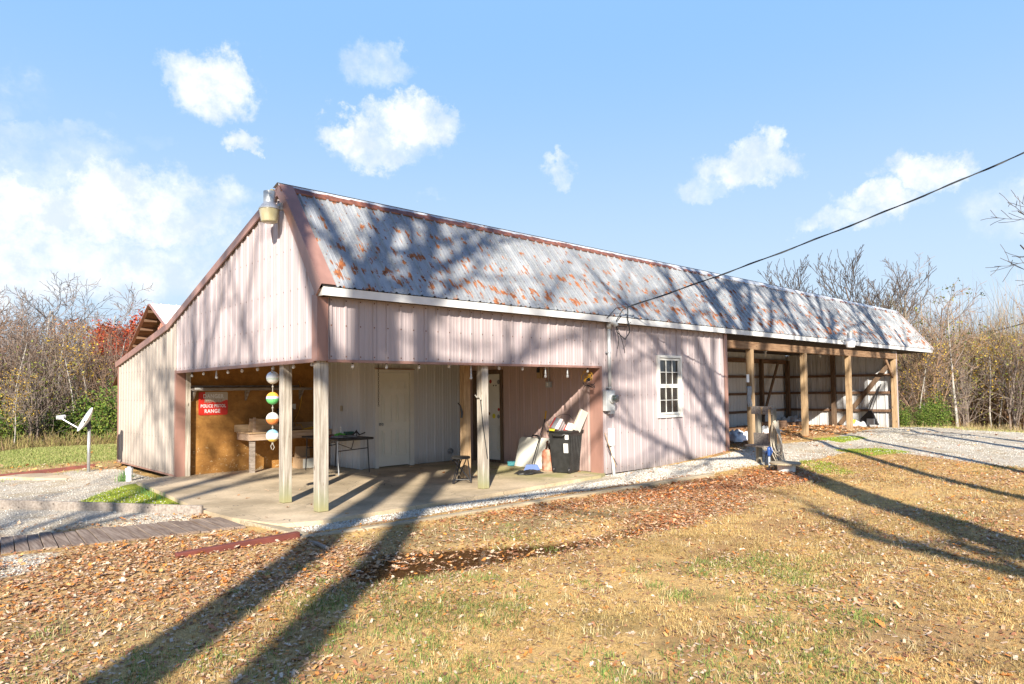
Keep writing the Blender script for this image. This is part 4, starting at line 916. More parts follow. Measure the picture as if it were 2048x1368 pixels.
for k in range(7):
    a1_, r_ = rr.uniform(0, 6), rr.uniform(.05, .17); mb.tube([pc+Vector((.02*sin(q*1.3+k), r_*cos(a1_+q*.55)-.04*k*.4+.1, abs(r_*sin(a1_+q*.5))*1.1-.02*k+.03)) for q in range(7)], .006, 5)
mb.build('yellow_wire', 'yellow_rubber', None, label='tangle of yellow wire hanging in the upper corner of the porch', cat='wire')
mb = MB()
for k in range(3): mb.tube([pc+Vector((-.03, .15*cos(q*.6+k)-.02, -.08-.07*abs(sin(q*.6))-.02*k)) for q in range(7)], .006, 5)
mb.ball(pc+Vector((-.03, -.02, -.02)), .035, 8, 6); mb.build('dark_wire', 'cable_black', None, label='loops of dark cable under the yellow wire in the porch corner', cat='wire')
# bin
bn = root('trash_bin', (5.6, .62, 0), 'black ribbed wheeled trash bin overflowing with scrap', 'trash bin')
def frustum(mb, c, a, bq, z0, z1, rot=0):
    V = []
    for (hx, hy), z in ((a, z0), (bq, z1)):
        for (sx_, sy_) in ((-1, -1), (1, -1), (1, 1), (-1, 1)):
            x, y = sx_*hx, sy_*hy; V.append((c[0]+x*cos(rot)-y*sin(rot), c[1]+x*sin(rot)+y*cos(rot), z))
    return mb.add(V, [(0,1,2,3),(4,5,6,7),(0,1,5,4),(1,2,6,5),(2,3,7,6),(3,0,4,7)])
rt = radians(12); cB = (5.62, .62)
mb = MB(); frustum(mb, cB, (.185, .19), (.235, .25), .012, .80, rt)
for k in range(-3, 4):
    for s_, ax in ((-1, 0), (-1, 1)):
        o0_, o1_ = (k*.05, -.192), (k*.066, -.252)
        def R_(p, z): return (cB[0]+p[0]*cos(rt)-p[1]*sin(rt), cB[1]+p[0]*sin(rt)+p[1]*cos(rt), z)
        if ax == 0: mb.tube([R_(o0_, .05), R_(o1_, .72)], .009, 5)
mb.build('body', 'black_plastic', bn)
mb = MB(); frustum(mb, cB, (.255, .27), (.26, .275), .79, .83, rt); mb.build('rim', 'black_plastic', bn, bevel=.006)
mb = MB(); mb.tube([R_((-.26, -.14), .76), R_((-.30, -.1), .74), R_((-.30, .1), .74), R_((-.26, .14), .76)], .016, 8); mb.build('handle', 'black_plastic', bn)
for s_ in (-1, 1): mb = MB(); mb.lathe(R_((-.19, s_*.17-.02), .06), [(.05, -.02), (.055, -.01), (.055, .01), (.05, .02)], 16, (cos(rt+pi/2), sin(rt+pi/2), 0)); mb.build('wheel', 'dark_metal', bn)
for (z0, z1, y0, y1) in ((.66, .75, .12, .2), (.40, .58, .08, .18)):
    def Q(y, z): h_ = .185+(.05)*(z/.8)+.004; return R_((-h_, -y), z)
    mb = MB(); mb.add([Q(y0, z0), Q(y1, z0), Q(y1, z1), Q(y0, z1)], [(0, 1, 2, 3)]); mb.build('sticker', 'pvc', bn, solid=.002)
mb = MB(); R3 = Matrix.Rotation(radians(38), 3, 'Y') @ Matrix.Rotation(radians(20), 3, 'Z'); mb.box((5.46, .68, .90), (.26, .2, .24), R3); mb.build('paint_box', 'printed_card', None, label='white printed carton tipped on its side in the trash bin', cat='carton')
mb = MB(); mb.box((5.345, .70, .88), (.02, .12, .14), Matrix.Rotation(radians(38), 3, 'Y')); mb.build('yellow_label', 'yellow', None, label='yellow printed card at the left of the trash bin', cat='card')
mb = MB(); mb.box((5.60, .60, .84), (.045, .15, .18), R3); mb.build('red_carton', 'red_paint', None, label='red and white carton in the middle of the trash bin', cat='carton')
mb = MB(); mb.box((5.66, .52, .88), (.05, .16, .16), R3); mb.build('white_carton', 'white_panel', None, label='small white carton beside the red one in the trash bin', cat='carton')
mb = MB(); mb.beam(PX(1153, 862, 'x', 5.66), PX(1170, 822, 'x', 5.80), .02, .24, (1, 0, .3)); mb.build('white_chute', 'white_panel', None, bevel=.004, label='pale sheet-metal panel sticking out of the trash bin', cat='panel')
mb = MB(); mb.beam(PX(1146, 858, 'x', 5.62), PX(1163, 818, 'x', 5.76), .05, .02, (1, 0, .3)); mb.build('wood_strip', 'wood_post', None, label='weathered wood strip beside the pale panel in the trash bin', cat='strip')
mb = MB(); mb.tube([PX(x, y, 'x', 5.75) for x, y in [(1099, 866), (1100, 852), (1106, 840), (1116, 832), (1126, 828), (1138, 830), (1148, 840), (1153, 852), (1154, 866)]], .004, 5); mb.build('wire_hoop', 'dark_metal', None, label='thin wire hoop arching above the trash bin', cat='wire')
mb = MB(); mb.tube([PX(1092, 843, 'x', 5.7), PX(1103, 866, 'x', 5.7)], .008, 6); mb.tube([PX(1088, 866, 'x', 5.7), PX(1108, 868, 'x', 5.7)], .006, 5); mb.build('twig', 'wood_warm', None, label='short stick poking out at the left of the trash bin', cat='stick')
# white panel, rusty thing, broom, pan, bowl
cl_ = root('white_board', (5.8, 1.75, 0), 'white rounded board leaning against the pink wall behind the broom', 'board')
def lean(y0, y1, z1, x_bot, x_top, th=.05):
    r_ = .05; pl = [(y0+.03, 0), (y1-.0, 0.0), (y1, z1-r_), (y1-r_, z1), (y0+r_, z1), (y0, z1-r_)]; V = []
    for off in (0, th):
        for (y, z) in pl: V.append((x_bot+(x_top-x_bot)*z/z1+off, y, z+.004))
    n = len(pl); F = [tuple(range(n)), tuple(range(n, 2*n))]+[(i, (i+1) % n, n+(i+1) % n, n+i) for i in range(n)]
    return MB().add(V, F)
lean(1.28, 2.16, .62, 5.66, 5.84, .07).build('panel', 'white_panel', cl_, bevel=.012)
mb = MB(); mb.beam((5.63, 1.285, .05), (5.80, 1.285, .58), .012, .03, (0, 1, 0)); mb.ball((5.78, 1.28, .54), .03, 8, 6); mb.build('edge_latch', 'rust_dark', cl_)
mb = MB(); mb.tube([(5.80, 1.75, .63), (5.80, 1.72, .67), (5.80, 1.58, .67), (5.80, 1.54, .63)], .018, 6); mb.build('handle', 'dark_metal', cl_)
rj = root('rusty_canister', (5.6, 1.08, 0), 'rusty metal can with wire handle between board and trash bin', 'canister')
mb = MB(); mb.lathe((5.62, 1.08, .003), [(.14, 0), (.15, .02), (.14, .15), (.155, .30), (.14, .38), (.10, .42)], 14); mb.build('body', 'rusty_mix', rj)
mb = MB(); mb.tube([(5.62, .96, .38), (5.62, .98, .55), (5.63, 1.06, .66), (5.64, 1.15, .52), (5.62, 1.2, .38)], .006, 5); mb.build('handle', 'dark_metal', rj)
br = root('push_broom', (5.2, 1.2, 0), 'blue broom with dark handle leaning on the pink wall', 'broom')
h1 = PX(1064, 928, 'x', 5.32); h2 = PX(1090, 838, 'x', 5.92); h3 = PX(1092.5, 822, 'x', 5.95)
mb = MB(); mb.tube([h1, h2], .0125, 8); mb.build('handle', 'dark_metal', br); mb = MB(); mb.tube([h2, h3], .018, 8); mb.build('grip', 'yellow_rubber', br)
hc = Vector((h1.x, h1.y, 0)); mb = MB(); d2 = Vector((.68, -.73, 0)); n2 = Vector((.73, .68, 0))
V = []
for z, hw_, ht in ((.02, .165, .045), (.13, .11, .03)):
    for a, bq in ((-1, -1), (1, -1), (1, 1), (-1, 1)): V.append(hc+d2*hw_*a+n2*ht*bq+Vector((0, 0, z)))
mb.add(V, [(0,1,2,3),(4,5,6,7),(0,1,5,4),(1,2,6,5),(2,3,7,6),(3,0,4,7)]); mb.build('head', 'blue_plastic', br)
cloth('plastic_bag', 4.95, .98, .004, .55, .34, .09, 'black_plastic', 8, 'crumpled black plastic lying below the blue broom', 'bag', 18, .004)
mb = MB(); mb.lathe((5.70, 2.27, .004), [(.06, 0), (.095, .01), (.1, .09), (.094, .09), (.088, .02), (.001, .018)], 20); mb.build('bowl', 'teal', None, smooth=False, label='small teal bowl at the foot of the pink wall', cat='bowl')
# ================================================================ carport contents and yard
def post_cloth():
    x = cposts[0]; r = root('hanging_cloth', (x-.1, .02, 1.2), 'grey and white cloth hanging on the first carport post', 'cloth')
    a = PX(1497, 782, 'y', -.03); mb = MB(); V = []; F = []
    for j in range(9):
        for i in range(5): V.append((a.x-.10+.055*i+.01*sin(j), -.03-.03*abs(sin(i*1.7+j*.6)), a.z+.12-.065*j))
    for j in range(8):
        for i in range(4): q_ = j*5+i; F.append((q_, q_+1, q_+6, q_+5))
    mb.add(V, F); mb.build('cloth', 'cloth_grey', r, smooth=True, solid=.01)
    mb = MB(); mb.bx((a.x-.05, -.022, a.z+.22), (a.x+.07, -.004, a.z+.42)); mb.build('paper', 'pvc', r)
post_cloth()
for px, py in ((1531, 707), (1640, 712)):
    p = PX(px, py, 'y', 1.2); r = root('ceiling_bulb', tuple(p), 'bare bulb under the carport roof, '+('nearer the first post' if px < 1600 else 'right of the second post'), 'bulb', 'bare bulbs in the carport')
    mb = MB(); mb.ball(p, .04, 12, 8); mb.build('bulb', 'bulb_glass' if px < 1600 else 'pvc', r, smooth=True); mb = MB(); mb.lathe(p, [(.03, .035), (.045, .06), (.05, .08), (.02, .25)], 12); mb.build('socket', 'galv', r)
for (px, py, wx, wy, am, sd, lb_) in ((1475, 880, 1.5, 1.0, .30, 11, 'crumpled white tarp heaped just inside the carport by the pink wall'), (1590, 853, 1.6, .9, .45, 12, 'white tarp heaped at the foot of the carport wall behind the hose stand'), (1527, 866, 1.2, .7, .25, 13, 'low white tarp between the first post and the hose stand')):
    p = gp(px, py); cloth('white_tarp', p.x, p.y, p.z-.02, wx, wy, am, 'cloth_white', sd, lb_, 'tarp', 26, .004)['group'] = 'white tarps in the carport'
mb = MB(); mb.bx((14.0, 3.2, .1), (22, 3.35, .3)); mb.build('sill_timber', 'wood_dark_x', barn)
p = gp(1545, 857); mb = MB(); mb.box((p.x, p.y, p.z+.12), (1.7, .25, .25)); mb.build('stacked_timber', 'wood_dark_x', None, label='short dark timbers stacked among the tarps', cat='timber')
g = root('gas_trimmer', (XE-.35, .9, .2), 'dark lawn tool with triangular frame and long handle at the end wall', 'garden tool')
p = Vector((XE-.45, PX(1740, 840, 'x', XE-.45).y, .22))
mb = MB(); mb.prism([(p.y-.30, p.z), (p.y+.35, p.z+.08), (p.y+.32, p.z+.22), (p.y+.02, p.z+.52), (p.y-.08, p.z+.52)], p.x-.05, p.x+.05, 'yz'); mb.build('deck', 'dark_metal', g)
mb = MB(); mb.box((p.x-.07, p.y-.05, p.z+.12), (.06, .26, .22)); mb.build('engine', 'grey_paint', g)
mb = MB(); mb.tube([PX(1731, 838, 'x', XE-.3), PX(1745, 800, 'x', XE-.22), PX(1762, 768, 'x', XE-.16)], .018, 6); mb.tube([PX(1738, 838, 'x', XE-.3), PX(1752, 795, 'x', XE-.22), PX(1762, 768, 'x', XE-.16)], .012, 6); mb.build('handle', 'dark_metal', g)
p = PX(1707, 848, 'x', XE-.5); cloth('yellow_sack', p.x, p.y, float(H(p.x, p.y)), .3, .4, .35, 'yellow', 21, 'yellow sack at the foot of the carport end wall', 'sack')
p = PX(1720, 846, 'x', XE-.5); cloth('white_sack', p.x, p.y, float(H(p.x, p.y)), .4, .5, .28, 'cloth_white', 22, 'white crumpled sack beside the dark lawn tool', 'sack')
# hose stand
A, B = gp(1519, 925), gp(1549, 933)
hs = root('hose_stand', tuple((A+B)/2), 'weathered wooden post-and-board stand holding a garden hose', 'stand')
d = (B-A); d.z = 0; L = d.length; d.normalize(); nrm = Vector((d.y, -d.x, 0))
if nrm.dot(Vector(CAM)-A) < 0: nrm = -nrm
ztop = A.z+1.30
def zat(px, py, P0): q = PX(px, py, 'y', P0.y); return q.z
for P0, px in ((A, 1519), (B, 1551)):
    mb = MB(); mb.beam((P0.x, P0.y, P0.z-.1), (P0.x, P0.y, zat(px, 818, P0)), .10, .10, (nrm.x, nrm.y, 0)); mb.build('post', 'wood_stand', hs, bevel=.004)
zt, zm0, zm1 = zat(1535, 812, (A+B)/2), zat(1535, 891, (A+B)/2), zat(1535, 866, (A+B)/2)
mb = MB(); mb.beam(A-d*.12+nrm*.07+Vector((0, 0, zt-.09-A.z)), B+d*.05+nrm*.07+Vector((0, 0, zt-.09-B.z)), .035, .17, (0, 0, 1)); mb.build('top_board', 'wood_grey_x', hs)
mb = MB(); mb.beam(A-d*.06+nrm*.07+Vector((0, 0, (zm0+zm1)/2-A.z)), B+d*.04+nrm*.07+Vector((0, 0, (zm0+zm1)/2-B.z)), .035, zm1-zm0, (0, 0, 1)); mb.build('middle_board', 'wood_grey_x', hs)
mb = MB(); mb.beam(A-d*.12+nrm*.16+Vector((0, 0, zm0-A.z)), B+d*.02+nrm*.16+Vector((0, 0, zm0-B.z)), .22, .03, (0, 0, 1)); mb.build('ledge', 'wood_grey_x', hs)
mb = MB(); q_ = B+nrm*.11+d*.02; mb.beam(q_+Vector((0, 0, zt-.75-B.z)), q_+Vector((0, 0, zt-.06-B.z)), .02, .05, (nrm.x, nrm.y, 0)); q_ = (A+B)/2+nrm*.1; mb.beam(q_+Vector((0, 0, zt-.17-q_.z)), q_+Vector((0, 0, zt-.02-q_.z)), .02, .03, (nrm.x, nrm.y, 0)); mb.build('batten', 'wood_warm', hs)
hz_c = B+d*.15+nrm*.1
mb = MB(); rr = random.Random(8)
for k in range(8):
    w_ = .04+.022*k+rr.uniform(-.03, .03); lo_ = zt-1.05-rr.uniform(-.12, .12); up_ = zt-.28-rr.uniform(0, .06); off_ = nrm*(.02*k-.06)
    pts = []
    for q in range(17):
        a = 2*pi*q/16; z_ = (up_+lo_)/2+(up_-lo_)/2*cos(a); pts.append(Vector((hz_c.x, hz_c.y, 0))+d*(w_*sin(a)*(1.25-1.05*max(0, (z_-lo_)/(up_-lo_))**1.5)+.05+.02*k*(1-(z_-lo_)/(up_-lo_)))+off_+Vector((0, 0, z_)))
    mb.tube(pts, .010, 6)
mb.tube([Vector((hz_c.x, hz_c.y, zt-.9))+d*.22, Vector((hz_c.x, hz_c.y, zt-1.15))+d*.28, Vector((hz_c.x, hz_c.y, B.z+.1))+d*.33, gp(1577, 937)+Vector((0, 0, .04))], .0125, 6)
mb.build('garden_hose', 'hose', None, label='tan garden hose coiled on the side of the wooden stand', cat='hose')
mb = MB(); mb.tube([Vector((hz_c.x, hz_c.y, zt-.7))-d*.05, Vector((hz_c.x, hz_c.y, zt-1.0))-d*.02, Vector((hz_c.x, hz_c.y, B.z+.2))+d*.0, Vector((hz_c.x, hz_c.y, B.z+.02))+d*.1], .014, 6); mb.build('dark_hose', 'cable_black', None, label='dark hose end dangling behind the tan coil', cat='hose')
hp = gp(1539, 937); hy = root('yard_hydrant', tuple(hp), 'blue yard hydrant on grey pipe in front of the wooden stand', 'hydrant')
zh = PX(1539, 903, 'y', hp.y).z
mb = MB(); mb.tube([hp-Vector((0, 0, .1)), Vector((hp.x, hp.y, zh-.08))], .02, 10); mb.build('pipe', 'grey_paint', hy, smooth=True)
mb = MB(); mb.lathe((hp.x, hp.y, zh-.1), [(.03, 0), (.04, .04), (.038, .12), (.045, .14), (.03, .19), (.01, .2)], 14); mb.tube([(hp.x, hp.y, zh), Vector((hp.x, hp.y, zh))-d*.07, Vector((hp.x, hp.y, zh-.06))-d*.1], .022, 8); mb.build('head', 'blue_plastic', hy, smooth=True)
mb = MB(); mb.tube([Vector((hp.x, hp.y, zh+.09)), Vector((hp.x, hp.y, zh+.09))+d*.07, Vector((hp.x, hp.y, zh+.02))+d*.10, Vector((hp.x, hp.y, zh-.05))+d*.06], .013, 6); mb.build('handle', 'blue_plastic', hy)
mb = MB(); mb.tube([Vector((hp.x, hp.y, zh-.06))-d*.1, Vector((hp.x, hp.y, zh-.2))-d*.13, Vector((hp.x, hp.y, hp.z+.05))-d*.12], .012, 6); mb.build('hose_tail', 'cable_black', hy)
wp = gp(1573, 943); wc = root('well_cap', tuple(wp), 'white well pipe topped with a round wooden lid at the stand', 'well cap')
mb = MB(); mb.lathe(wp-Vector((0, 0, .05)), [(.17, 0), (.17, .20)], 24); mb.build('casing', 'pvc', wc); mb = MB(); mb.lathe(wp+Vector((-.05, 0, .155)), [(.30, 0), (.30, .03), (.001, .032)], 24); mb.build('lid', 'wood_curb', wc)
# satellite dish
dp = gp(177, 944); ds = root('satellite_dish', tuple(dp), 'satellite dish on a grey pole left of the barn', 'satellite dish')
kpx = (dp-Vector(CAM)).dot(_F)/FPX
zt = dp.z+(944-853)*kpx
mb = MB(); mb.tube([dp-Vector((0, 0, .1)), Vector((dp.x, dp.y, zt))], .032, 12); mb.build('pole', 'galv', ds, smooth=True)
def IP(px, py, off=0.): return Vector((dp.x, dp.y, zt))+_R2*((px-179)*kpx)+_U2*((853-py)*kpx)+_F*off
cdish = IP(171, 839); ax1 = (IP(187, 816)-IP(156, 860)).normalized(); n0 = ax1.cross(_F).normalized()
if n0.dot(-_R2) < 0: n0 = -n0
nrm_ = (n0*.84-_F*.54).normalized(); ax2 = nrm_.cross(ax1).normalized(); R_d = (IP(187, 816)-IP(156, 860)).length/2
V = []; F = []; NR, NA = 7, 30
for i in range(NR+1):
    r_ = i/NR
    for j in range(NA):
        a = 2*pi*j/NA; V.append(cdish+ax1*(R_d*r_*cos(a))+ax2*(R_d*1.0*r_*sin(a))-nrm_*(.085*(1-r_*r_)))
for i in range(NR):
    for j in range(NA): a = i*NA+j; b_ = i*NA+(j+1) % NA; F.append((a, b_, b_+NA, a+NA))
m, t, b = newmat('dish_paint'); o = t.obj(); c = t.mix(t.ramp(t.noise(o, 4, 3), .45, .6), (.66, .68, .70), (.62, .57, .5)); t.put(b.inputs['Base Color'], c); b.inputs['Roughness'].default_value = .4
MB().add(V, F).build('reflector', 'dish_paint', ds, smooth=True, solid=.012)
mb = MB(); mb.tube([IP(156, 861), IP(160, 858), IP(123, 837)], .016, 8); mb.build('feed_arm', 'galv', ds); mb = MB(); mb.tube([IP(117, 835, -.05), IP(126, 834, .08)], .045, 12); mb.box(IP(122, 835), (.1, .08, .09)); mb.build('feed_horn', 'grey_paint', ds)
mb = MB(); mb.tube([IP(172, 845), IP(178, 850), IP(179, 858)], .045, 8); mb.box(IP(175, 848), (.12, .12, .14)); mb.build('bracket', 'dark_metal', ds)
# left yard
pv = gp(258, 962); pp = root('pvc_cleanout', tuple(pv), 'white capped pipe standing at the corner of the slab', 'pipe')
mb = MB(); mb.lathe(pv-Vector((0, 0, .05)), [(.055, 0), (.055, .17), (.066, .175), (.066, .25)], 20); mb.build('pipe', 'pvc', pp); mb = MB(); mb.lathe(pv+Vector((0, 0, .2)), [(.07, 0), (.07, .05), (.035, .055), (.035, .08), (.001, .08)], 20); mb.build('cap', 'pvc', pp)
for (a, bq, lab) in (((-40, 958), (190, 934), 'rusty red timber edging behind the gravel near the dish'), ((352, 1116), (597, 1075), 'dark red timber edging half buried in leaves before the walkway')):
    p0, p1_ = gp(*a), gp(*bq); mb = MB(); mb.beam(p0+Vector((0, 0, .0)), p1_+Vector((0, 0, .02)), .09, .10); mb.build('red_edging', 'red_timber', None, bevel=.006, label=lab, cat='edging', group='red timber edgings')
p0, p1_ = gp(20, 956), gp(160, 951); mb = MB(); dxy = (p1_-p0).normalized(); nn = Vector((-dxy.y, dxy.x, 0)); mb.prism([tuple((p0-nn*.25)[:2]), tuple((p1_-nn*.35)[:2]), tuple((p1_+nn*.4)[:2]), tuple((p0+nn*.45)[:2])], p0.z, p0.z+.06, 'xy'); mb.build('stepping_slab', 'concrete', None, label='thin pale concrete slab lying on the left gravel', cat='slab')
# loose board on edge
b0, b1 = Vector((-.95, 1.75, -.06)), Vector((-3.35, 3.95, -.13)); b1 = Vector((b1.x, b1.y, -.12))
b0 = PX(405, 1024, 'z', -.02); q0 = PX(-60, 1018, 'z', -.10); b1 = q0
mb = MB(); mb.beam((b0.x, b0.y, -.03), (b1.x, b1.y, -.04), .045, .20, (0, 0, 1)); mb.build('board', 'wood_post_x', None, bevel=.005, label='long weathered board standing on edge across the left gravel', cat='board')
# boardwalk
bw = root('boardwalk', (-2.5, .6, -.1), 'old plank walkway leading off to the left below the porch', 'walkway')
Lf, Rf, Rb, Lb = PX(0, 1102, 'z', -.03), PX(492, 1052, 'z', -.03), PX(440, 1034, 'z', -.03), PX(0, 1069, 'z', -.03)
ext = 4; n = 30
rr = random.Random(5)
for k in range(n):
    u0, u1 = k/19.-.0, (k+.93)/19.
    f0, f1 = Rf.lerp(Lf, u0), Rf.lerp(Lf, u1); g0, g1 = Rb.lerp(Lb, u0), Rb.lerp(Lb, u1)
    dz = rr.uniform(-.008, .008)-.0015*k; j_ = rr.uniform(-.02, .02)
    mb = MB(); f0 = f0+Vector((0, j_, 0)); f1 = f1+Vector((0, j_, 0))
    mb.prism([tuple(f0[:2]), tuple(g0[:2]), tuple(g1[:2]), tuple(f1[:2])], f0.z+dz-.035, f0.z+dz, 'xy'); mb.build('plank', 'wood_deck', bw, bevel=.004)
mb = MB(); mb.beam(Rf+Vector((0, .05, -.08)), Rf.lerp(Lf, 1.6)+Vector((0, .05, -.12)), .04, .09); mb.build('joist', 'wood_stand_green', bw)
mb = MB(); mb.beam((-.90, 1.05, -.045), (-.70, -1.0, -.06), .14, .07); mb.build('end_timber', 'wood_curb', None, bevel=.01, label='pale timber lying across the end of the plank walkway', cat='timber')
a = PX(612, 1083, 'z', -.09); bq = PX(655, 1097, 'z', -.09); mb = MB(); mb.tube([a, (a+bq)/2+Vector((0, 0, .02)), bq], .022, 6); mb.build('stick', 'wood_edge', None, label='short pale stick lying in the shade at the end of the edging', cat='stick')
# puddle water
m_ = poly_mask([[(640,1166),(680,1130),(760,1092),(900,1084),(1130,1070),(1300,1036),(1470,1000),(1470,1022),(1340,1058),(1180,1100),(1000,1130),(880,1150),(760,1172)]], 0) > .5
jj, ii = np.nonzero(m_[::2, ::2]); V = []; F = []
for j, i in zip(jj*2, ii*2):
    x, y = X0+DX*i, Y0+DX*j; k = len(V); s_ = DX*2; V += [(x, y, 0), (x+s_, y, 0), (x+s_, y+s_, 0), (x, y+s_, 0)]; F.append((k, k+1, k+2, k+3))
V = np.array(V); cx_, cy_ = V[:, 0].mean(), V[:, 1].mean()
sel = bil(PUD, V[:, 0], V[:, 1]); hh = H(V[:, 0], V[:, 1]); zw = float(np.median(hh[sel > .8]))+.022
V[:, 2] = zw; me = np_mesh('puddle', V, np.array(F), 'puddle_water'); po = bpy.data.objects.new('puddle', me); C.objects.link(po); tag(po, kind='structure')
# ================================================================ scattered ground cover
rng = np.random.default_rng(7)
def scatter(n, x0, x1, y0, y1, dens):
    x = rng.uniform(x0, x1, n); y = rng.uniform(y0, y1, n); p = dens(x, y)
    k = rng.uniform(0, 1, n) < p; return x[k], y[k]
def free(x, y):      # not inside the building or on the walkway
    slab = (x > -1.0) & (x < 6.02) & (y > -.5) & (y < 6.2)
    body = (x > 0) & (x < XW) & (y > -.02) & (y < 10.2) & ~slab
    walk = bil(WALK, x, y) > .5
    return ~slab & ~body & ~walk
def leaves(name, X, Y, Z, size, cols, flat, kindlab=None, lobes=5):
    n = len(X)
    # oak-like outline, unit length 2 along v
    half = [(0, -1.15), (.03, -.75), (.30, -.62), (.16, -.38), (.52, -.2), (.24, .02), (.60, .30), (.26, .42), (.42, .78), (.12, .78), (0, 1.05)]
    out = half+[(-x, y) for x, y in half[-2:0:-1]]
    O = np.array(out); m = len(O)
    ctr = np.array([[0, -.3], [0, .35]])
    P = np.vstack([O, ctr]); F = []
    for i in range(m):
        j = (i+1) % m; yc = (O[i, 1]+O[j, 1])/2; F.append((i, j, m if yc < .0 else m+1))
    F.append((half.index((.24, .02)), m+1, m)); F.append((m-half.index((.24, .02)), m, m+1)); F = np.array(F)
    sz = size*rng.choice([.55, .8, 1.05, 1.45], n, p=[.3, .35, .25, .1])*rng.uniform(.8, 1.2, n)
    curl = rng.uniform(-.2, .9, n)*(1-flat*.6); fold = rng.uniform(-.2, .8, n)*(1-flat*.5)
    px = P[None, :, 0]*sz[:, None]; py = P[None, :, 1]*sz[:, None]*rng.uniform(.8, 1.1, n)[:, None]
    pz = (curl[:, None]*.45*P[None, :, 1]**2+fold[:, None]*abs(P[None, :, 0])*.9+rng.uniform(-.12, .12, (n, len(P))))*sz[:, None]
    # random orientation: mostly lying
    th = rng.uniform(0, 2*pi, n); tilt = np.abs(rng.normal(0, .35, n))*(1-flat*.8); ax = rng.uniform(0, 2*pi, n)
    c, s = np.cos(th), np.sin(th); x1 = c[:, None]*px-s[:, None]*py; y1 = s[:, None]*px+c[:, None]*py; z1 = pz
    ca, sa = np.cos(ax)[:, None], np.sin(ax)[:, None]; ct, st_ = np.cos(tilt)[:, None], np.sin(tilt)[:, None]
    u = ca*x1+sa*y1; v = -sa*x1+ca*y1; u2 = u*ct+z1*st_; z2 = -u*st_+z1*ct
    x2 = ca*u2-sa*v; y2 = sa*u2+ca*v
    zmin = z2.min(1)
    V = np.stack([X[:, None]+x2, Y[:, None]+y2, Z[:, None]+z2-zmin[:, None]*.8+.002], -1).reshape(-1, 3)
    FF = (F[None]+(np.arange(n)*len(P))[:, None, None]).reshape(-1, 3)
    C3 = np.repeat(cols, len(P), 0)
    me = np_mesh(name, V, FF, 'leaf_litter', C3); o = bpy.data.objects.new(name, me); C.objects.link(o); tag(o, kindlab, 'leaves', kind='stuff'); return o
def redband(x, y):      # the wet band along the ditch is darker and redder
    return (sm(x, .2, 1.2)*(y < -1)*bil(LITTER, x, y))[:, None]
def leafcol(n, hot=.3):
    pal = np.array([(.56, .35, .20), (.66, .46, .30), (.44, .23, .11), (.52, .20, .05), (.66, .26, .05), (.26, .12, .06), (.70, .54, .40), (.38, .16, .08), (.62, .34, .12)])
    w_ = np.array([3, 2.6, 2.4, 1.6*hot*3, 1.0*hot*3, 1.7, 1.4, 1.6, 1.3]); w_ /= w_.sum()
    c = pal[rng.choice(len(pal), n, p=w_)]*rng.uniform(.85, 1.4, (n, 1)); return np.clip(c, 0, 1)
def dl(x, y):
    nz = vnoise(x, y, 3, 1.6); d = bil(LITTER, x, y)*sm(nz+.18*bil(LITTER, x, y)+.25*sm(x, .2, 1.2), .4, .68)*(.5+.3*sm(x, .2, 1.2))+bil(SPARSE, x, y)*.16*sm(nz, .3, .7)+.02+.08*sm(nz, .5, .75)
    d = d+bil(PUD, x, y)*.34*sm(vnoise(x, y, 77, 3), .35, .6)
    return np.clip(d, 0, 1)*free(x, y)*in_frame(x, y, -.1, 120)*(1-.6*bil(GRAV, x, y)*(1-bil(LITTER, x, y)))
A_ = 300
x, y = scatter(int(20*10*420), -6, 14, -8.2, 1.8, dl)
z = H(x, y)+.012*bil(LITTER, x, y)*rng.uniform(0, 2.2, len(x)); z = np.where(bil(PUD, x, y) > .5, np.maximum(z, zw), z)
big = np.full(len(x), .042)
lc_ = leafcol(len(x), .45); rb_ = redband(x, y); lc_ = lc_*(1-rb_*.9)+rb_*.9*lc_*np.array([[.85, .62, .5]])
leaves('fallen_leaves', x, y, z, .034, lc_, .25, 'brown and tan oak leaves strewn over grass and heaped along the ditch')
x, y = scatter(40000, -14, 30, 1.0, 16, lambda x, y: dl(x, y)*.9); z = H(x, y)
x3, y3 = scatter(42000, 12, 30, -10, 5, lambda x, y: dl(x, y)*.8); x = np.r_[x, x3]; y = np.r_[y, y3]; z = H(x, y)+.01
leaves('fallen_leaves', x, y, z, .052, leafcol(len(x), .5), .2, 'fallen leaves drifted in the carport and over the far yard')
# few on slab and gravel
x, y = scatter(1500, -1, 6, -.4, 5.9, lambda x, y: .035+.10*sm(y, 2.2, 3.6)*sm(x, 3, 4.5)+.0*x); k = ~((x < 3.1) & (y > 4.1)) ; x, y = x[k], y[k]
leaves('fallen_leaves', x, y, np.full(len(x), .004), .045, leafcol(len(x), .4), .5, 'scattered dry leaves on the porch slab')
# a carpet mat of small torn litter under the leaves
x, y = scatter(260000, -6, 14, -8.2, 2.5, lambda x, y: np.clip(bil(LITTER, x, y)*.75+.2*bil(SPARSE, x, y)+.08+.34*sm(vnoise(x, y, 41, 1.6), .46, .72), 0, 1)*free(x, y)*in_frame(x, y, -.1, 80)*(1-.8*bil(GRAV, x, y)))
n = len(x); z = H(x, y)+rng.uniform(.002, .02, n); s_ = rng.uniform(.008, .022, n); a = rng.uniform(0, 2*pi, n); tl = rng.uniform(-.6, .6, n)
q = np.array([(-1, -.5), (1, -.6), (.8, .6), (-.9, .5)]); X_ = q[None, :, 0]*s_[:, None]; Y_ = q[None, :, 1]*s_[:, None]
V = np.stack([x[:, None]+np.cos(a)[:, None]*X_-np.sin(a)[:, None]*Y_, y[:, None]+np.sin(a)[:, None]*X_+np.cos(a)[:, None]*Y_, z[:, None]+X_*tl[:, None]], -1).reshape(-1, 3)
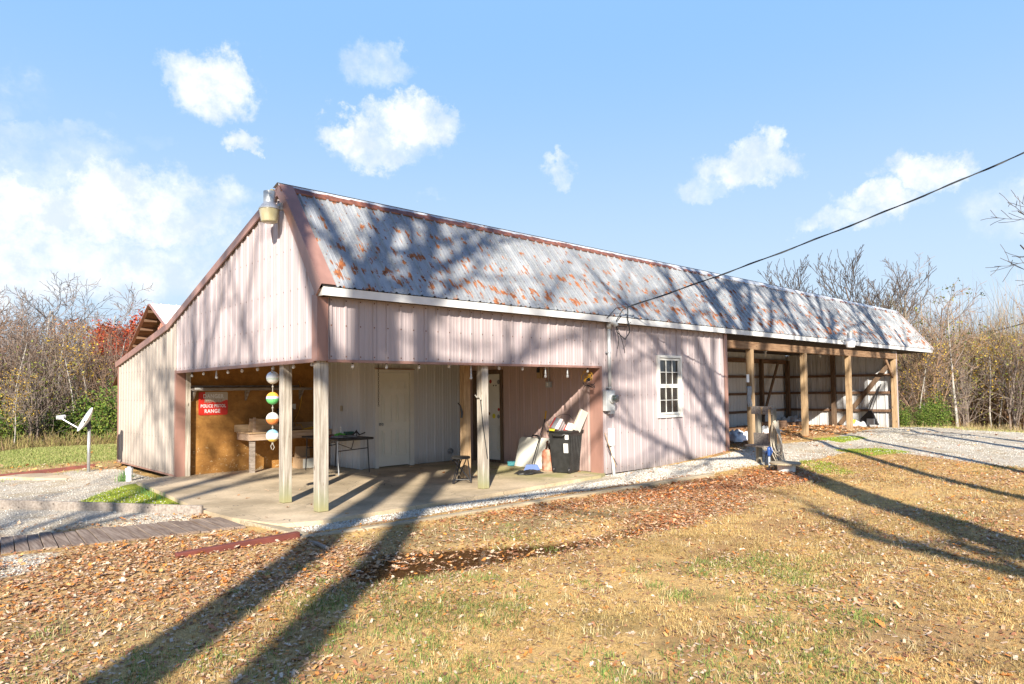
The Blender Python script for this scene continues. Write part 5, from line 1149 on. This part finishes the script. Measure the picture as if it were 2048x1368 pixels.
me = np_mesh('leaf_crumbs', V, np.arange(n*4).reshape(-1, 4), 'leaf_litter', np.repeat(leafcol(n, .2)*.85, 4, 0)); o = bpy.data.objects.new('leaf_crumbs', me); C.objects.link(o); tag(o, 'small torn bits of dry leaf between grass and leaves', 'litter', kind='stuff')
# ---------------------------------------------------------------- grass
def grass(name, x, y, hgt, wid, cols, lab, lean=.55):
    n = len(x); z = H(x, y)-.004; a = rng.uniform(0, 2*pi, n); ln = np.abs(rng.normal(0, lean, n)); la = rng.uniform(0, 2*pi, n); h = hgt*rng.uniform(.45, 1.3, n)
    dx, dy = np.cos(la)*ln*h, np.sin(la)*ln*h; wx, wy = np.cos(a)*wid*.5, np.sin(a)*wid*.5
    P0 = np.stack([x-wx, y-wy, z], -1); P1 = np.stack([x+wx, y+wy, z], -1)
    P2_ = np.stack([x+dx*.4+wx*.7, y+dy*.4+wy*.7, z+h*.62], -1); P3 = np.stack([x+dx*.4-wx*.7, y+dy*.4-wy*.7, z+h*.62], -1); P4 = np.stack([x+dx, y+dy, z+h*(1-.3*np.minimum(ln, 1.5))], -1)
    V = np.stack([P0, P1, P2_, P3, P4], 1).reshape(-1, 3); b_ = np.arange(n)*5
    F = np.concatenate([np.stack([b_, b_+1, b_+2], -1), np.stack([b_, b_+2, b_+3], -1), np.stack([b_+3, b_+2, b_+4], -1)])
    me = np_mesh(name, V, F, 'grass_blade', np.repeat(cols, 5, 0)); o = bpy.data.objects.new(name, me); C.objects.link(o); tag(o, lab, 'grass', kind='stuff')
def gdens(x, y):
    r = np.hypot(x-CAM[0], y-CAM[1])
    nz = vnoise(x, y, 8, 2.2); return free(x, y)*in_frame(x, y, -.1, 40)*(1-bil(GRAV, x, y))*(1-.93*bil(LITTER, x, y))*(1-.97*bil(PUD, x, y))*(1-.9*bil(MUD, x, y))*(y < -1.25)*np.clip(1.25-r/22, .15, 1)*(.18+.82*sm(nz, .3, .58))*(1-.75*sm(vnoise(x, y, 55, .9, 4), .5, .62))
x, y = scatter(620000, -6.5, 14, -8.3, -1.25, gdens); n = len(x)
gmask = sm(vnoise(x, y, 21, .75, 4)+.25*sm(-x, -1.0, 2.5)*sm(-y, 2.5, 5)-.08*sm(x, 1, 5), .56, .70)*rng.uniform(.3, 1.1, n)
isg = (rng.uniform(0, 1, n) < gmask*.75)[:, None]
dryc = np.array([(.70, .49, .21), (.62, .42, .17), (.80, .62, .30), (.50, .32, .13), (.62, .48, .18)])[rng.integers(0, 5, n)]
grc = np.array([(.22, .30, .07), (.32, .37, .10), (.42, .42, .14), (.18, .26, .06)])[rng.integers(0, 4, n)]
cols = np.where(isg, grc, dryc)*rng.uniform(.6, 1.15, (n, 1))*(1-.3*sm(vnoise(x, y, 61, 1.1, 4), .45, .65))[:, None]
grass('lawn_grass', x, y, .026+.02*vnoise(x, y, 4, 3)+.012*isg[:, 0], .005, cols, 'short straw-coloured autumn grass with green patches', 1.25)
def tufts(cx, cy, per, rad, hg, pal, lab, name='grass_tufts', wid=.005, lean=.5):
    k = len(cx); x = np.repeat(cx, per)+rng.normal(0, rad, k*per); y = np.repeat(cy, per)+rng.normal(0, rad, k*per); n = len(x)
    ok = free(x, y); x, y = x[ok], y[ok]; n = len(x)
    cols = np.array(pal)[rng.integers(0, len(pal), n)]*rng.uniform(.7, 1.2, (n, 1)); grass(name, x, y, hg, wid, cols, lab, lean)
tx, ty = scatter(900, -5, 10, -8, -1.6, lambda x, y: in_frame(x, y, 0, 0)*(1-bil(PUD, x, y))*.8*(1-bil(LITTER, x, y)))
tufts(tx, ty, 14, .035, .07, [(.62, .52, .28), (.55, .43, .2), (.68, .58, .36)], 'longer dry grass tufts standing out of the lawn', lean=.9)
tx, ty = scatter(500, -5, 3, -7, -2, lambda x, y: in_frame(x, y, 0, 0)*sm(vnoise(x, y, 21, .75, 4)+.25*sm(-x, -1., 2.5), .55, .68))
tufts(tx, ty, 40, .07, .05, [(.16, .26, .06), (.24, .32, .08), (.32, .38, .12)], 'green grass tufts in the shaded part of the lawn', lean=.9)
# mossy weeds by the slab and greener spots on the drive
x, y = scatter(160000, -6, 20, -5, 8, lambda x, y: sm(bil(MOSS, x, y)+.5*(vnoise(x, y, 6, 4)-.5), .35, .7)*free(x, y))
cols = np.array([(.42, .50, .06), (.30, .42, .05), (.52, .55, .10), (.18, .32, .05)])[rng.integers(0, 4, len(x))]*rng.uniform(.7, 1.1, (len(x), 1))
grass('moss_weeds', x, y, .035, .012, cols, 'bright green low weeds by the slab corner and gravel edge', 1.0)
c_ = [gp0(*q_) for q_ in [(248, 962), (273, 965), (300, 985), (318, 992), (330, 998), (252, 955), (310, 988)]]
tufts(np.array([q_[0] for q_ in c_]), np.array([q_[1] for q_ in c_]), 120, .07, .16, [(.08, .22, .08), (.12, .28, .1), (.2, .34, .08)], 'taller green weeds at the corner of the slab', 'slab_weeds', .007, .4)
# left and right far lawns
x, y = scatter(150000, -16, 2, 9.2, 26, lambda x, y: in_frame(x, y, -.5, 20)*((x < -.3) | (y > 10.3))*np.where(y < Y1, np.clip(bil(LAWN, x, y)+.15, 0, 1), .8)); n = len(x)
cols = np.array([(.32, .36, .12), (.38, .39, .15), (.44, .40, .18), (.26, .31, .09)])[rng.integers(0, 4, n)]*rng.uniform(.75, 1.15, (n, 1)); grass('far_lawn', x, y, .06, .014, cols, 'green lawn in front of the left woods')
x, y = scatter(60000, 18, 40, -14, 12, lambda x, y: in_frame(x, y, 0, 20)*(np.hypot(x-CAM[0], y-CAM[1]) > 29.5)*.8); n = len(x)
cols = np.array([(.48, .42, .18), (.40, .38, .14), (.52, .42, .22), (.30, .34, .1)])[rng.integers(0, 4, n)]*rng.uniform(.75, 1.15, (n, 1)); grass('far_lawn', x, y, .08, .02, cols, 'dry grass strip beyond the gravel drive on the right')
# ---------------------------------------------------------------- gravel stones
def stones(name, x, y, s, lab, zz=None):
    n = len(x); z = (H(x, y) if zz is None else zz)+s*.15
    B = np.array([(1, 0, 0), (0, 1, 0), (-1, 0, 0), (0, -1, 0), (0, 0, .8), (0, 0, -.8), ])
    P = B[None]*s[:, None, None]*rng.uniform(.55, 1.15, (n, 6, 1)); a = rng.uniform(0, 6.3, n); c, s1 = np.cos(a)[:, None], np.sin(a)[:, None]
    X_ = P[..., 0]*c-P[..., 1]*s1; Y_ = P[..., 0]*s1+P[..., 1]*c; tl = rng.uniform(-.7, .7, (n, 1)); Z_ = P[..., 2]+X_*tl
    V = np.stack([x[:, None]+X_, y[:, None]+Y_, z[:, None]+Z_], -1).reshape(-1, 3)
    F0 = np.array([(0, 1, 4), (1, 2, 4), (2, 3, 4), (3, 0, 4), (1, 0, 5), (2, 1, 5), (3, 2, 5), (0, 3, 5)]); F = (F0[None]+(np.arange(n)*6)[:, None, None]).reshape(-1, 3)
    g_ = rng.uniform(.40, .78, n)[:, None]; cols = np.repeat(g_*np.array([[1, .96, .88]]), 6, 0)
    me = np_mesh(name, V, F, 'stone', cols); o = bpy.data.objects.new(name, me); C.objects.link(o); tag(o, lab, 'gravel', kind='stuff')
x, y = scatter(260000, -6, 10.5, -1.5, 9, lambda x, y: sm(bil(GRAV, x, y)+.3*(vnoise(x, y, 2, 5)-.5), .35, .7)*free(x, y)*np.where(y > 0, .16, .9)*np.where(x < -.6, .4, 1)*in_frame(x, y, -.1, 30))
stones('gravel_stones', x, y, rng.uniform(.007, .018, len(x)), 'white crushed stone beside the slab and under the walkway')
x, y = scatter(110000, 8.5, 30, -7, 4, lambda x, y: sm(bil(GRAV, x, y)+.4*(vnoise(x, y, 2, 2)-.5), .35, .75)*.3*sm(vnoise(x, y, 31, .9), .35, .65)*in_frame(x, y, -.1, 30))
stones('gravel_stones', x, y, rng.uniform(.009, .02, len(x)), 'pale gravel of the drive in front of the open carport')
# ================================================================ trees
class Tree:
    def __init__(s, seed): s.r = random.Random(seed); s.tv = MB(); s.cv = MB(); s.tips = []
    def grow(s, p, d, L, r, lvl, maxl, prm):
        rr = s.r; k = 4 if lvl < 2 else 3
        if lvl == 0: k = 8
        pts = [p]; q = Vector(p); dv = Vector(d)
        for i in range(k):
            dv = (dv+Vector((rr.uniform(-1, 1), rr.uniform(-1, 1), rr.uniform(-1, 1)))*prm['wob']*(1 if lvl else prm.get('w0', .35))+Vector((0, 0, prm['up']*(.5 if lvl else .2)))).normalized(); q = q+dv*(L/k); pts.append(q.copy())
        re = r*(.35 if lvl else .3); rs = [max(r+(re-r)*i/k, prm.get('rmin', .006)) for i in range(k+1)]
        if lvl == 0: rs[0] *= 1.35
        (s.tv if lvl == 0 else s.cv).tube(pts, rs, (9 if lvl == 0 else 5 if lvl == 1 else 3), cap=False)
        if lvl >= 2: s.tips.append(pts[-1])
        if lvl >= 2: s.tips.append(pts[len(pts)//2])
        if lvl >= maxl: return
        n = prm['n'][lvl]
        for c in range(n):
            f = prm['lo'][min(lvl, len(prm['lo'])-1)]; f = f+(1-f)*(c+rr.random())/n; i = min(int(f*k), k-1); fr = f*k-i
            b_ = pts[i].lerp(pts[i+1], fr); dd_ = (pts[i+1]-pts[i]).normalized(); ax = dd_.orthogonal().normalized(); ax.rotate(Matrix.Rotation(c*2.4+rr.uniform(-.6, .6), 3, dd_))
            ang = radians(rr.uniform(*prm['ang'])); nd = (dd_*cos(ang)+ax*sin(ang)).normalized()
            LL = L*prm['len'][min(lvl, len(prm['len'])-1)]*rr.uniform(.7, 1.15)*(1.15-.55*f if lvl == 0 else 1-.25*f); s.grow(b_, nd, LL, max(rs[i]*rr.uniform(*prm.get('rc', (.38, .6))), prm.get('rmin', .006)), lvl+1, maxl, prm)
plain('bark_grey', (.30, .26, .22), .9, .45, 9, stretch=(1, 1, .3), bmp=.01)
plain('bark_pale', (.50, .46, .41), .85, .6, 5, stretch=(1, 1, .4))
plain('bark_dark', (.16, .12, .10), .9, .4, 9, stretch=(1, 1, .3))
plain('twig_grey', (.24, .19, .16), .9, .3, 2); plain('twig_brown', (.28, .18, .12), .9, .35, 2); plain('twig_dark', (.10, .085, .08), .9, .3, 2)
def leafcloud(pts, n, sz, pal, seed, spread_=.25, tear=None):
    r_ = np.random.default_rng(seed); T = np.array([tuple(p) for p in pts]); c = T[r_.integers(0, len(T), n)]+r_.normal(0, spread_, (n, 3)); s_ = sz*r_.uniform(.6, 1.3, n)
    u = r_.normal(size=(n, 3)); u /= np.linalg.norm(u, axis=1)[:, None]; v = np.cross(u, r_.normal(size=(n, 3))); v /= np.linalg.norm(v, axis=1)[:, None]
    u = u*s_[:, None]; v = v*s_[:, None]*.65
    V = np.stack([c-u, c+v*.9-u*.1, c+u, c-v], 1).reshape(-1, 3); cols = np.repeat(np.array(pal)[r_.integers(0, len(pal), n)]*r_.uniform(.7, 1.2, (n, 1)), 4, 0)
    return V, np.arange(n*4).reshape(-1, 4), cols
PROTO = {}
def proto(key, seed, Ht, r, maxl, prm, bark, twig, leaf=None, dirn=(0, 0, 1), multi=1):
    T = Tree(seed)
    for k in range(multi):
        d_ = Vector(dirn)+(Vector((T.r.uniform(-.35, .35), T.r.uniform(-.35, .35), 0)) if multi > 1 else Vector((0, 0, 0)))
        T.grow(Vector((T.r.uniform(-.15, .15)*(multi > 1), T.r.uniform(-.15, .15)*(multi > 1), -.3)), d_.normalized(), Ht*(1 if k == 0 else T.r.uniform(.6, .95)), r*(1 if k == 0 else .7), 0, maxl, prm)
    tm = raw_mesh('trunk', T.tv.v, T.tv.f, bark, True); cm = raw_mesh('crown', T.cv.v, T.cv.f, twig)
    lm = None
    if leaf:
        n, sz, pal, sp, sel = leaf; tips = [p for p in T.tips if sel(p)] or T.tips; V, F, cl = leafcloud(tips, n, sz, pal, seed, sp); lm = np_mesh('leaves', V, F, 'tree_leaf', cl)
    PROTO[key] = (tm, cm, lm); return T
def plant(key, loc, sc, rz, name, lab, cat_, group=None):
    o = root(name, loc, lab, cat_, group); o.rotation_euler = (0, 0, rz); o.scale = (sc, sc, sc)
    tm, cm, lm = PROTO[key]
    for nm, me in (('trunk', tm), ('crown', cm), ('foliage', lm)):
        if me is None: continue
        c = bpy.data.objects.new(nm, me); C.objects.link(c); c.parent = o
    return o
bare = dict(wob=.16, up=.10, n=[13, 6, 5, 3], lo=[.3, .2, .15], len=[.42, .52, .55], ang=(28, 55), rmin=.012)
up_ = dict(wob=.10, up=.16, n=[14, 7, 5], lo=[.25, .2, .15], len=[.50, .5, .5], ang=(18, 38), rmin=.016)
crook = dict(wob=.30, up=.08, n=[10, 7, 6, 3], lo=[.35, .2, .15], len=[.5, .55, .5], ang=(30, 65), rmin=.012)
any_ = lambda p: True
proto('bare_a', 1, 9.5, .13, 3, bare, 'bark_grey', 'twig_grey'); proto('bare_b', 2, 8.5, .11, 3, crook, 'bark_pale', 'twig_grey'); proto('bare_c', 3, 9, .12, 3, bare, 'bark_dark', 'twig_brown')
proto('upright', 4, 8.5, .12, 3, dict(up_, n=[12, 6, 3]), 'bark_dark', 'twig_dark', multi=2)
OAK = [(.50, .17, .04), (.62, .30, .06), (.40, .12, .04), (.55, .22, .05)]
proto('oak', 5, 9.5, .15, 3, crook, 'bark_grey', 'twig_dark', (2600, .075, OAK, .2, lambda p: 4.5 < p.z < 8.5))
proto('red', 6, 6.5, .10, 3, dict(bare, len=[.5, .5, .5]), 'bark_dark', 'twig_dark', (12000, .085, [(.42, .06, .03), (.48, .11, .04), (.30, .04, .03), (.46, .15, .05)], .28, any_))
YEL = [(.62, .42, .05), (.52, .33, .04), (.66, .50, .10), (.48, .26, .05)]
proto('yellow', 7, 6.5, .07, 3, dict(bare, n=[11, 5, 4]), 'bark_pale', 'twig_grey', (700, .07, YEL, .2, lambda p: p.z > 2.4))
proto('sycamore', 8, 7.4, .085, 2, dict(bare, n=[10, 6, 4], up=.14, wob=.1, ang=(35, 60)), 'bark_pale', 'twig_grey', (190, .085, [(.20, .22, .06), (.35, .33, .08), (.12, .14, .05)], .12, lambda p: p.z > 4.6))
proto('thicket', 9, 4.2, .035, 2, dict(wob=.26, up=.05, n=[8, 5], lo=[.15, .15], len=[.45, .5], ang=(20, 60), rmin=.006), 'twig_brown', 'twig_brown', (110, .04, [(.32, .18, .09), (.4, .27, .12), (.26, .14, .08)], .3, any_), multi=7)
proto('thicket_g', 10, 3.6, .03, 2, dict(wob=.28, up=.04, n=[8, 5], lo=[.15, .15], len=[.45, .5], ang=(20, 60), rmin=.006), 'twig_grey', 'twig_grey', (320, .045, [(.26, .27, .07), (.36, .33, .09), (.17, .2, .05)], .3, any_), multi=7)
proto('green_bush', 11, 1.9, .03, 2, dict(wob=.25, up=.08, n=[9, 6], lo=[.1, .1], len=[.55, .5], ang=(20, 60), rmin=.006), 'twig_brown', 'twig_brown', (5200, .05, [(.11, .20, .03), (.18, .27, .05), (.28, .33, .07), (.06, .11, .03)], .16, any_), multi=7)
proto('pine', 12, 9, .14, 2, dict(wob=.12, up=.0, n=[26, 8], lo=[.25, .2], len=[.32, .35], ang=(60, 85), rmin=.01), 'bark_dark', 'twig_dark', (9000, .09, [(.05, .10, .04), (.08, .14, .05), (.03, .07, .03)], .22, any_))
def place(px, base_px, dist, key, sc, name, lab, cat_, grp=None, rz=None):
    d = ray(px, base_px); d.z = 0; d.normalize(); x, y = CAM[0]+d.x*dist, CAM[1]+d.y*dist
    return plant(key, (x, y, float(H(x, y))), sc, random.uniform(0, 6.3) if rz is None else rz, name, lab, cat_, grp)
random.seed(11)
# left woods: front individuals
def top_sc(px, py, dist, Hm):     # scale so that the crown reaches a height seen in the photograph
    d = ray(px, py); L = hypot(d.x, d.y); z = CAM[2]+d.z/L*dist; x, y = CAM[0]+d.x/L*dist, CAM[1]+d.y/L*dist; return (z-float(H(x, y)))/Hm
HM = dict(bare_a=10.8, bare_b=9.8, bare_c=10.2, upright=10.8, oak=10.2, red=7.4, yellow=7.4, sycamore=7.8, pine=9.6)
notable = [
 (45, 610, 37, 'bare_a', 'tall bare grey tree with forked trunk at the far left'), (85, 562, 41, 'bare_b', 'tallest bare tree of the left woods, crown against the cloud'),
 (5, 570, 32, 'bare_c', 'bare dark tree cut by the left edge of the picture'), (150, 590, 44, 'oak', 'tree with clumps of rust-orange leaves left of the red shed'), (212, 575, 40, 'bare_b', 'slim bare tree leaning right beside the orange-leaved tree'),
 (118, 628, 38, 'bare_b', 'smaller pale bare tree left of the orange-leaved tree'), (258, 650, 38, 'red', 'bright red-leaved tree beside the red shed roof'), (236, 690, 36, 'red', 'lower red-leaved tree at the corner of the lean-to'),
 (160, 668, 33, 'yellow', 'young tree with yellow leaves in front of the left woods'), (190, 690, 32, 'yellow', 'slender yellow-leaved tree close to the lean-to'), (30, 745, 29, 'yellow', 'thin tree with a few yellow leaves at the far left')]
for (px, py, dist, key, lab) in notable: place(px, py, dist, key, top_sc(px, py, dist, HM[key]), 'tree', lab, 'tree')
LK = dict(bare_a='grey', bare_b='pale crooked', bare_c='dark brown')
for k in range(46):
    px = -260+k*13.5+random.uniform(-8, 8); dist = random.uniform(34, 66); key = random.choice(['bare_a', 'bare_b', 'bare_c', 'bare_b'])
    tp = 640+random.uniform(-25, 45)
    if px > 120: tp += 10
    place(px, tp, dist, key, top_sc(px, tp, dist, HM[key]), 'tree', LK[key]+' bare tree in the dense woods left of the barn', 'tree', LK[key]+' bare trees in the left woods')
for k in range(46):
    px = -200+random.uniform(0, 500); dist = random.uniform(29, 46); key = 'thicket' if random.random() < .72 else 'thicket_g'
    place(px, 800, dist, key, random.uniform(.75, 1.25), 'shrub', ('bare brown' if key == 'thicket' else 'yellow-green leafed')+' brush in front of the left woods', 'shrub', ('bare brown' if key == 'thicket' else 'yellow-green')+' brush along the left woods')
for (px, dist, sc, lab) in ((140, 31, .9, 'green leafy bush behind the satellite dish'), (215, 31, 1.2, 'tall green vine-covered bush against the lean-to wall'), (232, 30, 1.0, 'green bush at the foot of the lean-to wall edge'), (15, 30, .8, 'small green bush at the far left edge'), (90, 32, .6, 'small dark green bush under the bare trees')):
    place(px, 850, dist, 'green_bush', sc, 'bush', lab, 'bush')
# right woods
nr = [(1742, 500, 48, 'upright', 'tall bare tree rising behind the carport roof'), (1655, 492, 52, 'upright', 'left bare tree behind the barn ridge'), (1700, 545, 50, 'upright', 'middle bare tree behind the barn ridge'), (1805, 545, 47, 'bare_a', 'bare crooked tree right of the tall ones behind the roof'),
 (1770, 470, 50, 'upright', 'tallest bare tree behind the barn ridge'), (1862, 575, 36, 'bare_c', 'bare dark-stemmed tree just right of the carport roof'), (1905, 588, 33, 'sycamore', 'slender pale tree with few green leaves in its top'),
 (1832, 690, 32, 'yellow', 'yellow-leaved tree close behind the carport corner'), (1975, 675, 35, 'yellow', 'bushy tree with orange-yellow leaves at the right'), (2000, 690, 37, 'yellow', 'second yellow-leaved tree near the right edge'), (1935, 700, 40, 'yellow', 'low golden tree right of the slender pale one'), (2025, 690, 36, 'yellow', 'golden-leaved tree at the right end of the woods'), (2050, 705, 39, 'oak', 'orange-leaved tree cut by the right edge'),
 (1990, 660, 85, 'pine', 'dark green pine crown above the right woods'), (1940, 665, 95, 'pine', 'further dark pine left of the pale crown'), (2030, 640, 60, 'bare_b', 'bare tree behind the yellow trees at the right edge')]
for (px, py, dist, key, lab) in nr: place(px, py, dist, key, top_sc(px, py, dist, HM[key]), 'tree', lab, 'tree')
for k in range(58):
    px = 1745+k*8.5+random.uniform(-10, 10); dist = random.uniform(38, 80); key = random.choice(['bare_a', 'bare_b', 'bare_c', 'bare_c', 'oak'] if k % 5 == 0 else ['bare_b', 'bare_c', 'bare_c'])
    tp = 690+random.uniform(-14, 25); place(px, tp, dist, key, top_sc(px, tp, dist, HM[key]), 'tree', LK[key]+' bare tree in the dense woods right of the barn', 'tree', LK[key]+' bare trees in the right woods') if key != 'oak' else place(px, tp, dist, key, top_sc(px, tp, dist, HM[key]), 'tree', 'orange-brown tree among the bare right-hand woods', 'tree', 'orange trees in the right woods')
for k in range(60):
    px = 1755+random.uniform(0, 520); dist = random.uniform(32, 52); key = 'thicket' if random.random() < .55 else 'thicket_g'
    place(px, 800, dist, key, random.uniform(.8, 1.35), 'shrub', ('bare brown' if key == 'thicket' else 'yellow-green leafed')+' brush in front of the right woods', 'shrub', ('bare brown' if key == 'thicket' else 'yellow-green')+' brush along the right woods')
for (px, dist, sc, lab) in ((1865, 32, .62, 'bright green bush right of the carport'), (1850, 31.5, .4, 'lower green bush in front of the bright one'), (1803, 31, .42, 'small green bush at the carport corner post'), (1880, 33, .5, 'green bush on the right of the bright one')):
    place(px, 850, dist, 'green_bush', sc, 'bush', lab, 'bush')
proto('pole', 14, 7.5, .075, 2, dict(bare, n=[9, 5], len=[.3, .45], lo=[.4, .2], w0=.6), 'bark_pale', 'twig_grey'); HM['pole'] = 8.2
for i, (px, tp, dist) in enumerate([(22, 650, 31), (62, 640, 36), (128, 640, 33), (158, 690, 31), (182, 655, 36), (226, 640, 33), (-30, 640, 31), (-80, 650, 31), (1838, 640, 33), (1925, 700, 36), (1990, 690, 36), (2030, 670, 37), (2075, 660, 38)]):
    place(px, tp, dist, 'pole', top_sc(px, tp, dist, 8.2), 'tree', 'slim pale-trunked tree at the front of the '+('left' if px < 1000 else 'right')+' woods', 'tree', 'slim pale trunks fronting the '+('left' if px < 1000 else 'right')+' woods')
# undergrowth mass
def brush(name, lab, pxr, dr, n, hr, pal, seed, til=.22):
    r_ = np.random.default_rng(seed); px = r_.uniform(*pxr, n); d_ = r_.uniform(*dr, n)
    dirs = np.array([tuple(ray(a, 800)) for a in px]); dl_ = np.hypot(dirs[:, 0], dirs[:, 1]); x = CAM[0]+dirs[:, 0]/dl_*d_; y = CAM[1]+dirs[:, 1]/dl_*d_; z = H(x, y)
    V = []; cols = []
    def sticks(x, y, z, L, wd, tilt, col):
        n = len(x); a = r_.uniform(0, 2*pi, n); t_ = np.abs(r_.normal(0, tilt, n)); dx, dy, dz = np.cos(a)*np.sin(t_)*L, np.sin(a)*np.sin(t_)*L, np.cos(t_)*L
        b_ = r_.uniform(0, 2*pi, n); wx, wy = np.cos(b_)*wd, np.sin(b_)*wd
        P = [np.stack(q_, -1) for q_ in ((x-wx, y-wy, z), (x+wx, y+wy, z), (x+dx*.55+wx*.7, y+dy*.45+wy*.7, z+dz*.5), (x+dx*.55-wx*.7, y+dy*.45-wy*.7, z+dz*.5), (x+dx, y+dy, z+dz))]
        V.append(np.stack([P[0], P[1], P[2], P[3]], 1).reshape(-1, 3)); cols.append(np.repeat(col, 4, 0)); V.append(np.stack([P[3], P[2], P[4]+(P[2]-P[3])*.2, P[4]], 1).reshape(-1, 3)); cols.append(np.repeat(col, 4, 0))
        return x, y, z, dx, dy, dz
    pc_ = lambda n: np.array(pal)[r_.integers(0, len(pal), n)]*r_.uniform(.6, 1.2, (n, 1))
    L = r_.uniform(*hr, n); s_ = sticks(x, y, z-.2, L, r_.uniform(.008, .022, n), til, pc_(n))
    for k in range(7):
        f = r_.uniform(.1, .95, n); sticks(s_[0]+s_[3]*f, s_[1]+s_[4]*f, s_[2]+s_[5]*f, L*r_.uniform(.15, .4, n), r_.uniform(.004, .009, n), .9, pc_(n))
    V = np.concatenate(V); cols = np.concatenate(cols); me = np_mesh(name, V, np.arange(len(V)).reshape(-1, 4), 'tree_leaf', cols); o = bpy.data.objects.new(name, me); C.objects.link(o); tag(o, lab, 'undergrowth', kind='stuff')
BR = [(.22, .14, .10), (.30, .21, .15), (.16, .10, .07), (.38, .29, .21), (.24, .185, .15)]
brush('undergrowth', 'tangled brown saplings filling the left woods', (-300, 300), (31, 70), 11000, (1.5, 5.5), BR, 1)
brush('undergrowth', 'tangled brown saplings filling the right woods', (1740, 2330), (36, 85), 12000, (2, 6.5), [(.32, .21, .12), (.42, .30, .17), (.24, .15, .09), (.46, .35, .2), (.36, .31, .12), (.46, .27, .1)], 2)
brush('tall_weeds', 'golden dead weeds at the edge of the left woods', (-250, 300), (27.5, 32), 4200, (.2, .8), [(.46, .36, .16), (.36, .28, .13), (.36, .34, .12), (.30, .20, .12)], 3, .75)
brush('tall_weeds', 'straw-coloured dead weeds at the edge of the right woods', (1770, 2330), (31, 37), 2200, (.15, .5), [(.55, .42, .24), (.46, .35, .2), (.40, .36, .16)], 4, .6)
brush('undergrowth', 'brown brush seen between barn and woods', (300, 700), (35, 60), 1500, (1, 3), BR, 5)
# brush pile
p = gp(1962, 852); mb = MB(); rr = random.Random(2)
for k in range(60):
    a = Vector((p.x+rr.uniform(-1.3, 1.3), p.y+rr.uniform(-.9, .9), p.z+rr.uniform(0, .3))); dv = Vector((rr.uniform(-1, 1), rr.uniform(-1, 1), rr.uniform(-.1, .25))).normalized()*rr.uniform(.5, 1.5); mb.tube([a, a+dv*.5+Vector((0, 0, .06)), a+dv], [.03, .02, .008], 4)
mb.build('brush_pile', 'twig_brown', None, label='pile of cut brown branches at the edge of the gravel drive', cat='brush pile')
# near tree at the right edge, only its branches reach into the picture
T = Tree(33); ctr = Vector(CAM)+ray(2330, 700)*15
T.grow(Vector((ctr.x, ctr.y, -.2)), Vector((-.05, .05, 1)).normalized(), 9.5, .2, 0, 0, dict(bare, n=[0]))
prm = dict(wob=.2, up=.05, n=[0, 9, 6, 4], lo=[.2, .15, .1], len=[.4, .30, .5], ang=(25, 55), rmin=.006)
for (s0, s1) in (((2300, 600), (1975, 634)), ((2300, 560), (2030, 480)), ((2320, 620), (2045, 560)), ((2300, 520), (2050, 455))):
    a = Vector(CAM)+ray(*s0)*15; bq = Vector(CAM)+ray(*s1)*(14.2); T.grow(a, (bq-a).normalized(), (bq-a).length*1.0, .035, 1, 3, prm)
rt_ = root('tree', (ctr.x, ctr.y, -.2), 'near dark tree whose bare branches reach in from the right edge', 'tree')
T.tv.build('trunk', 'bark_dark', rt_, smooth=True); T.cv.build('crown', 'twig_dark', rt_)
# shade trees on the sunny side, behind the camera; their trunks and limbs throw the long shadows
big_ = dict(w0=.10, wob=.13, up=.12, n=[11, 6, 4], lo=[.5, .2, .15], len=[.50, .5, .45], ang=(25, 52), rmin=.014, rc=(.55, .78))
def shade_tree(wv, s_, Ht, r, seed, lab, lean_=(0, 0), limbs=()):
    # wv = y - x of the line its shadow follows; s_ = how far back along the sun line
    x = -s_-wv/2; y = -s_+wv/2
    T = Tree(seed); z0 = -.4
    T.grow(Vector((x, y, z0)), Vector((lean_[0], lean_[1], 1)).normalized(), Ht, r, 0, 3, dict(big_, n=[11, 6, 4], w0=.1 if r > .25 else .32))
    for (hz_, dx_, dy_, L_) in limbs: T.grow(Vector((x, y, hz_)), Vector((dx_, dy_, .35)).normalized(), L_, .11, 1, 3, big_)
    o = root('shade_tree', (x, y, z0), lab, 'tree'); T.tv.build('trunk', 'bark_dark', o, smooth=True); T.cv.build('crown', 'twig_dark', o)
shade_tree(-.48, 11.5, 18.6, .33, 101, 'tall bare oak standing behind the viewer on the left')
shade_tree(-1.85, 13.0, 19, .30, 102, 'second bare oak behind the viewer, close to the first', (.0, .0), [(9.8, 1, -.7, 5.5), (11, 1, -.3, 6.5), (12.2, .9, -.9, 5)])
shade_tree(-11.3, 7.5, 18, .40, 103, 'bare oak to the right behind the viewer', limbs=[(8.8, -1, .25, 4.5), (9.8, -.8, .9, 4), (10.5, -1, -.2, 5.2), (11.3, .6, -.8, 4), (9.3, -.5, .2, 3)])
T = Tree(104); pl_ = dict(big_, up=.0, w0=.05, lo=[.72, .3, .2], n=[6, 4, 3], len=[.22, .5, .5])
T.grow(Vector((-2.1, -18.9, -.4)), Vector((-.69, .1, 1)).normalized(), 11.5, .36, 0, 2, pl_)
o = root('shade_tree', (-2.1, -18.9, -.4), 'leaning bare oak to the right behind the viewer', 'tree'); T.tv.build('trunk', 'bark_dark', o, smooth=True); T.cv.build('crown', 'twig_dark', o)

shade_tree(-14.6, 5.0, 17.5, .16, 106, 'another slender bare tree off to the right')
shade_tree(-17.5, 3.8, 17.5, .17, 107, 'bare tree at the edge of the drive, right')
shade_tree(-21.8, 1.6, 17.5, .22, 108, 'bare tree beyond the drive, far right')
shade_tree(3.9, 16, 18.7, .22, 109, 'bare tree behind the viewer, far left')
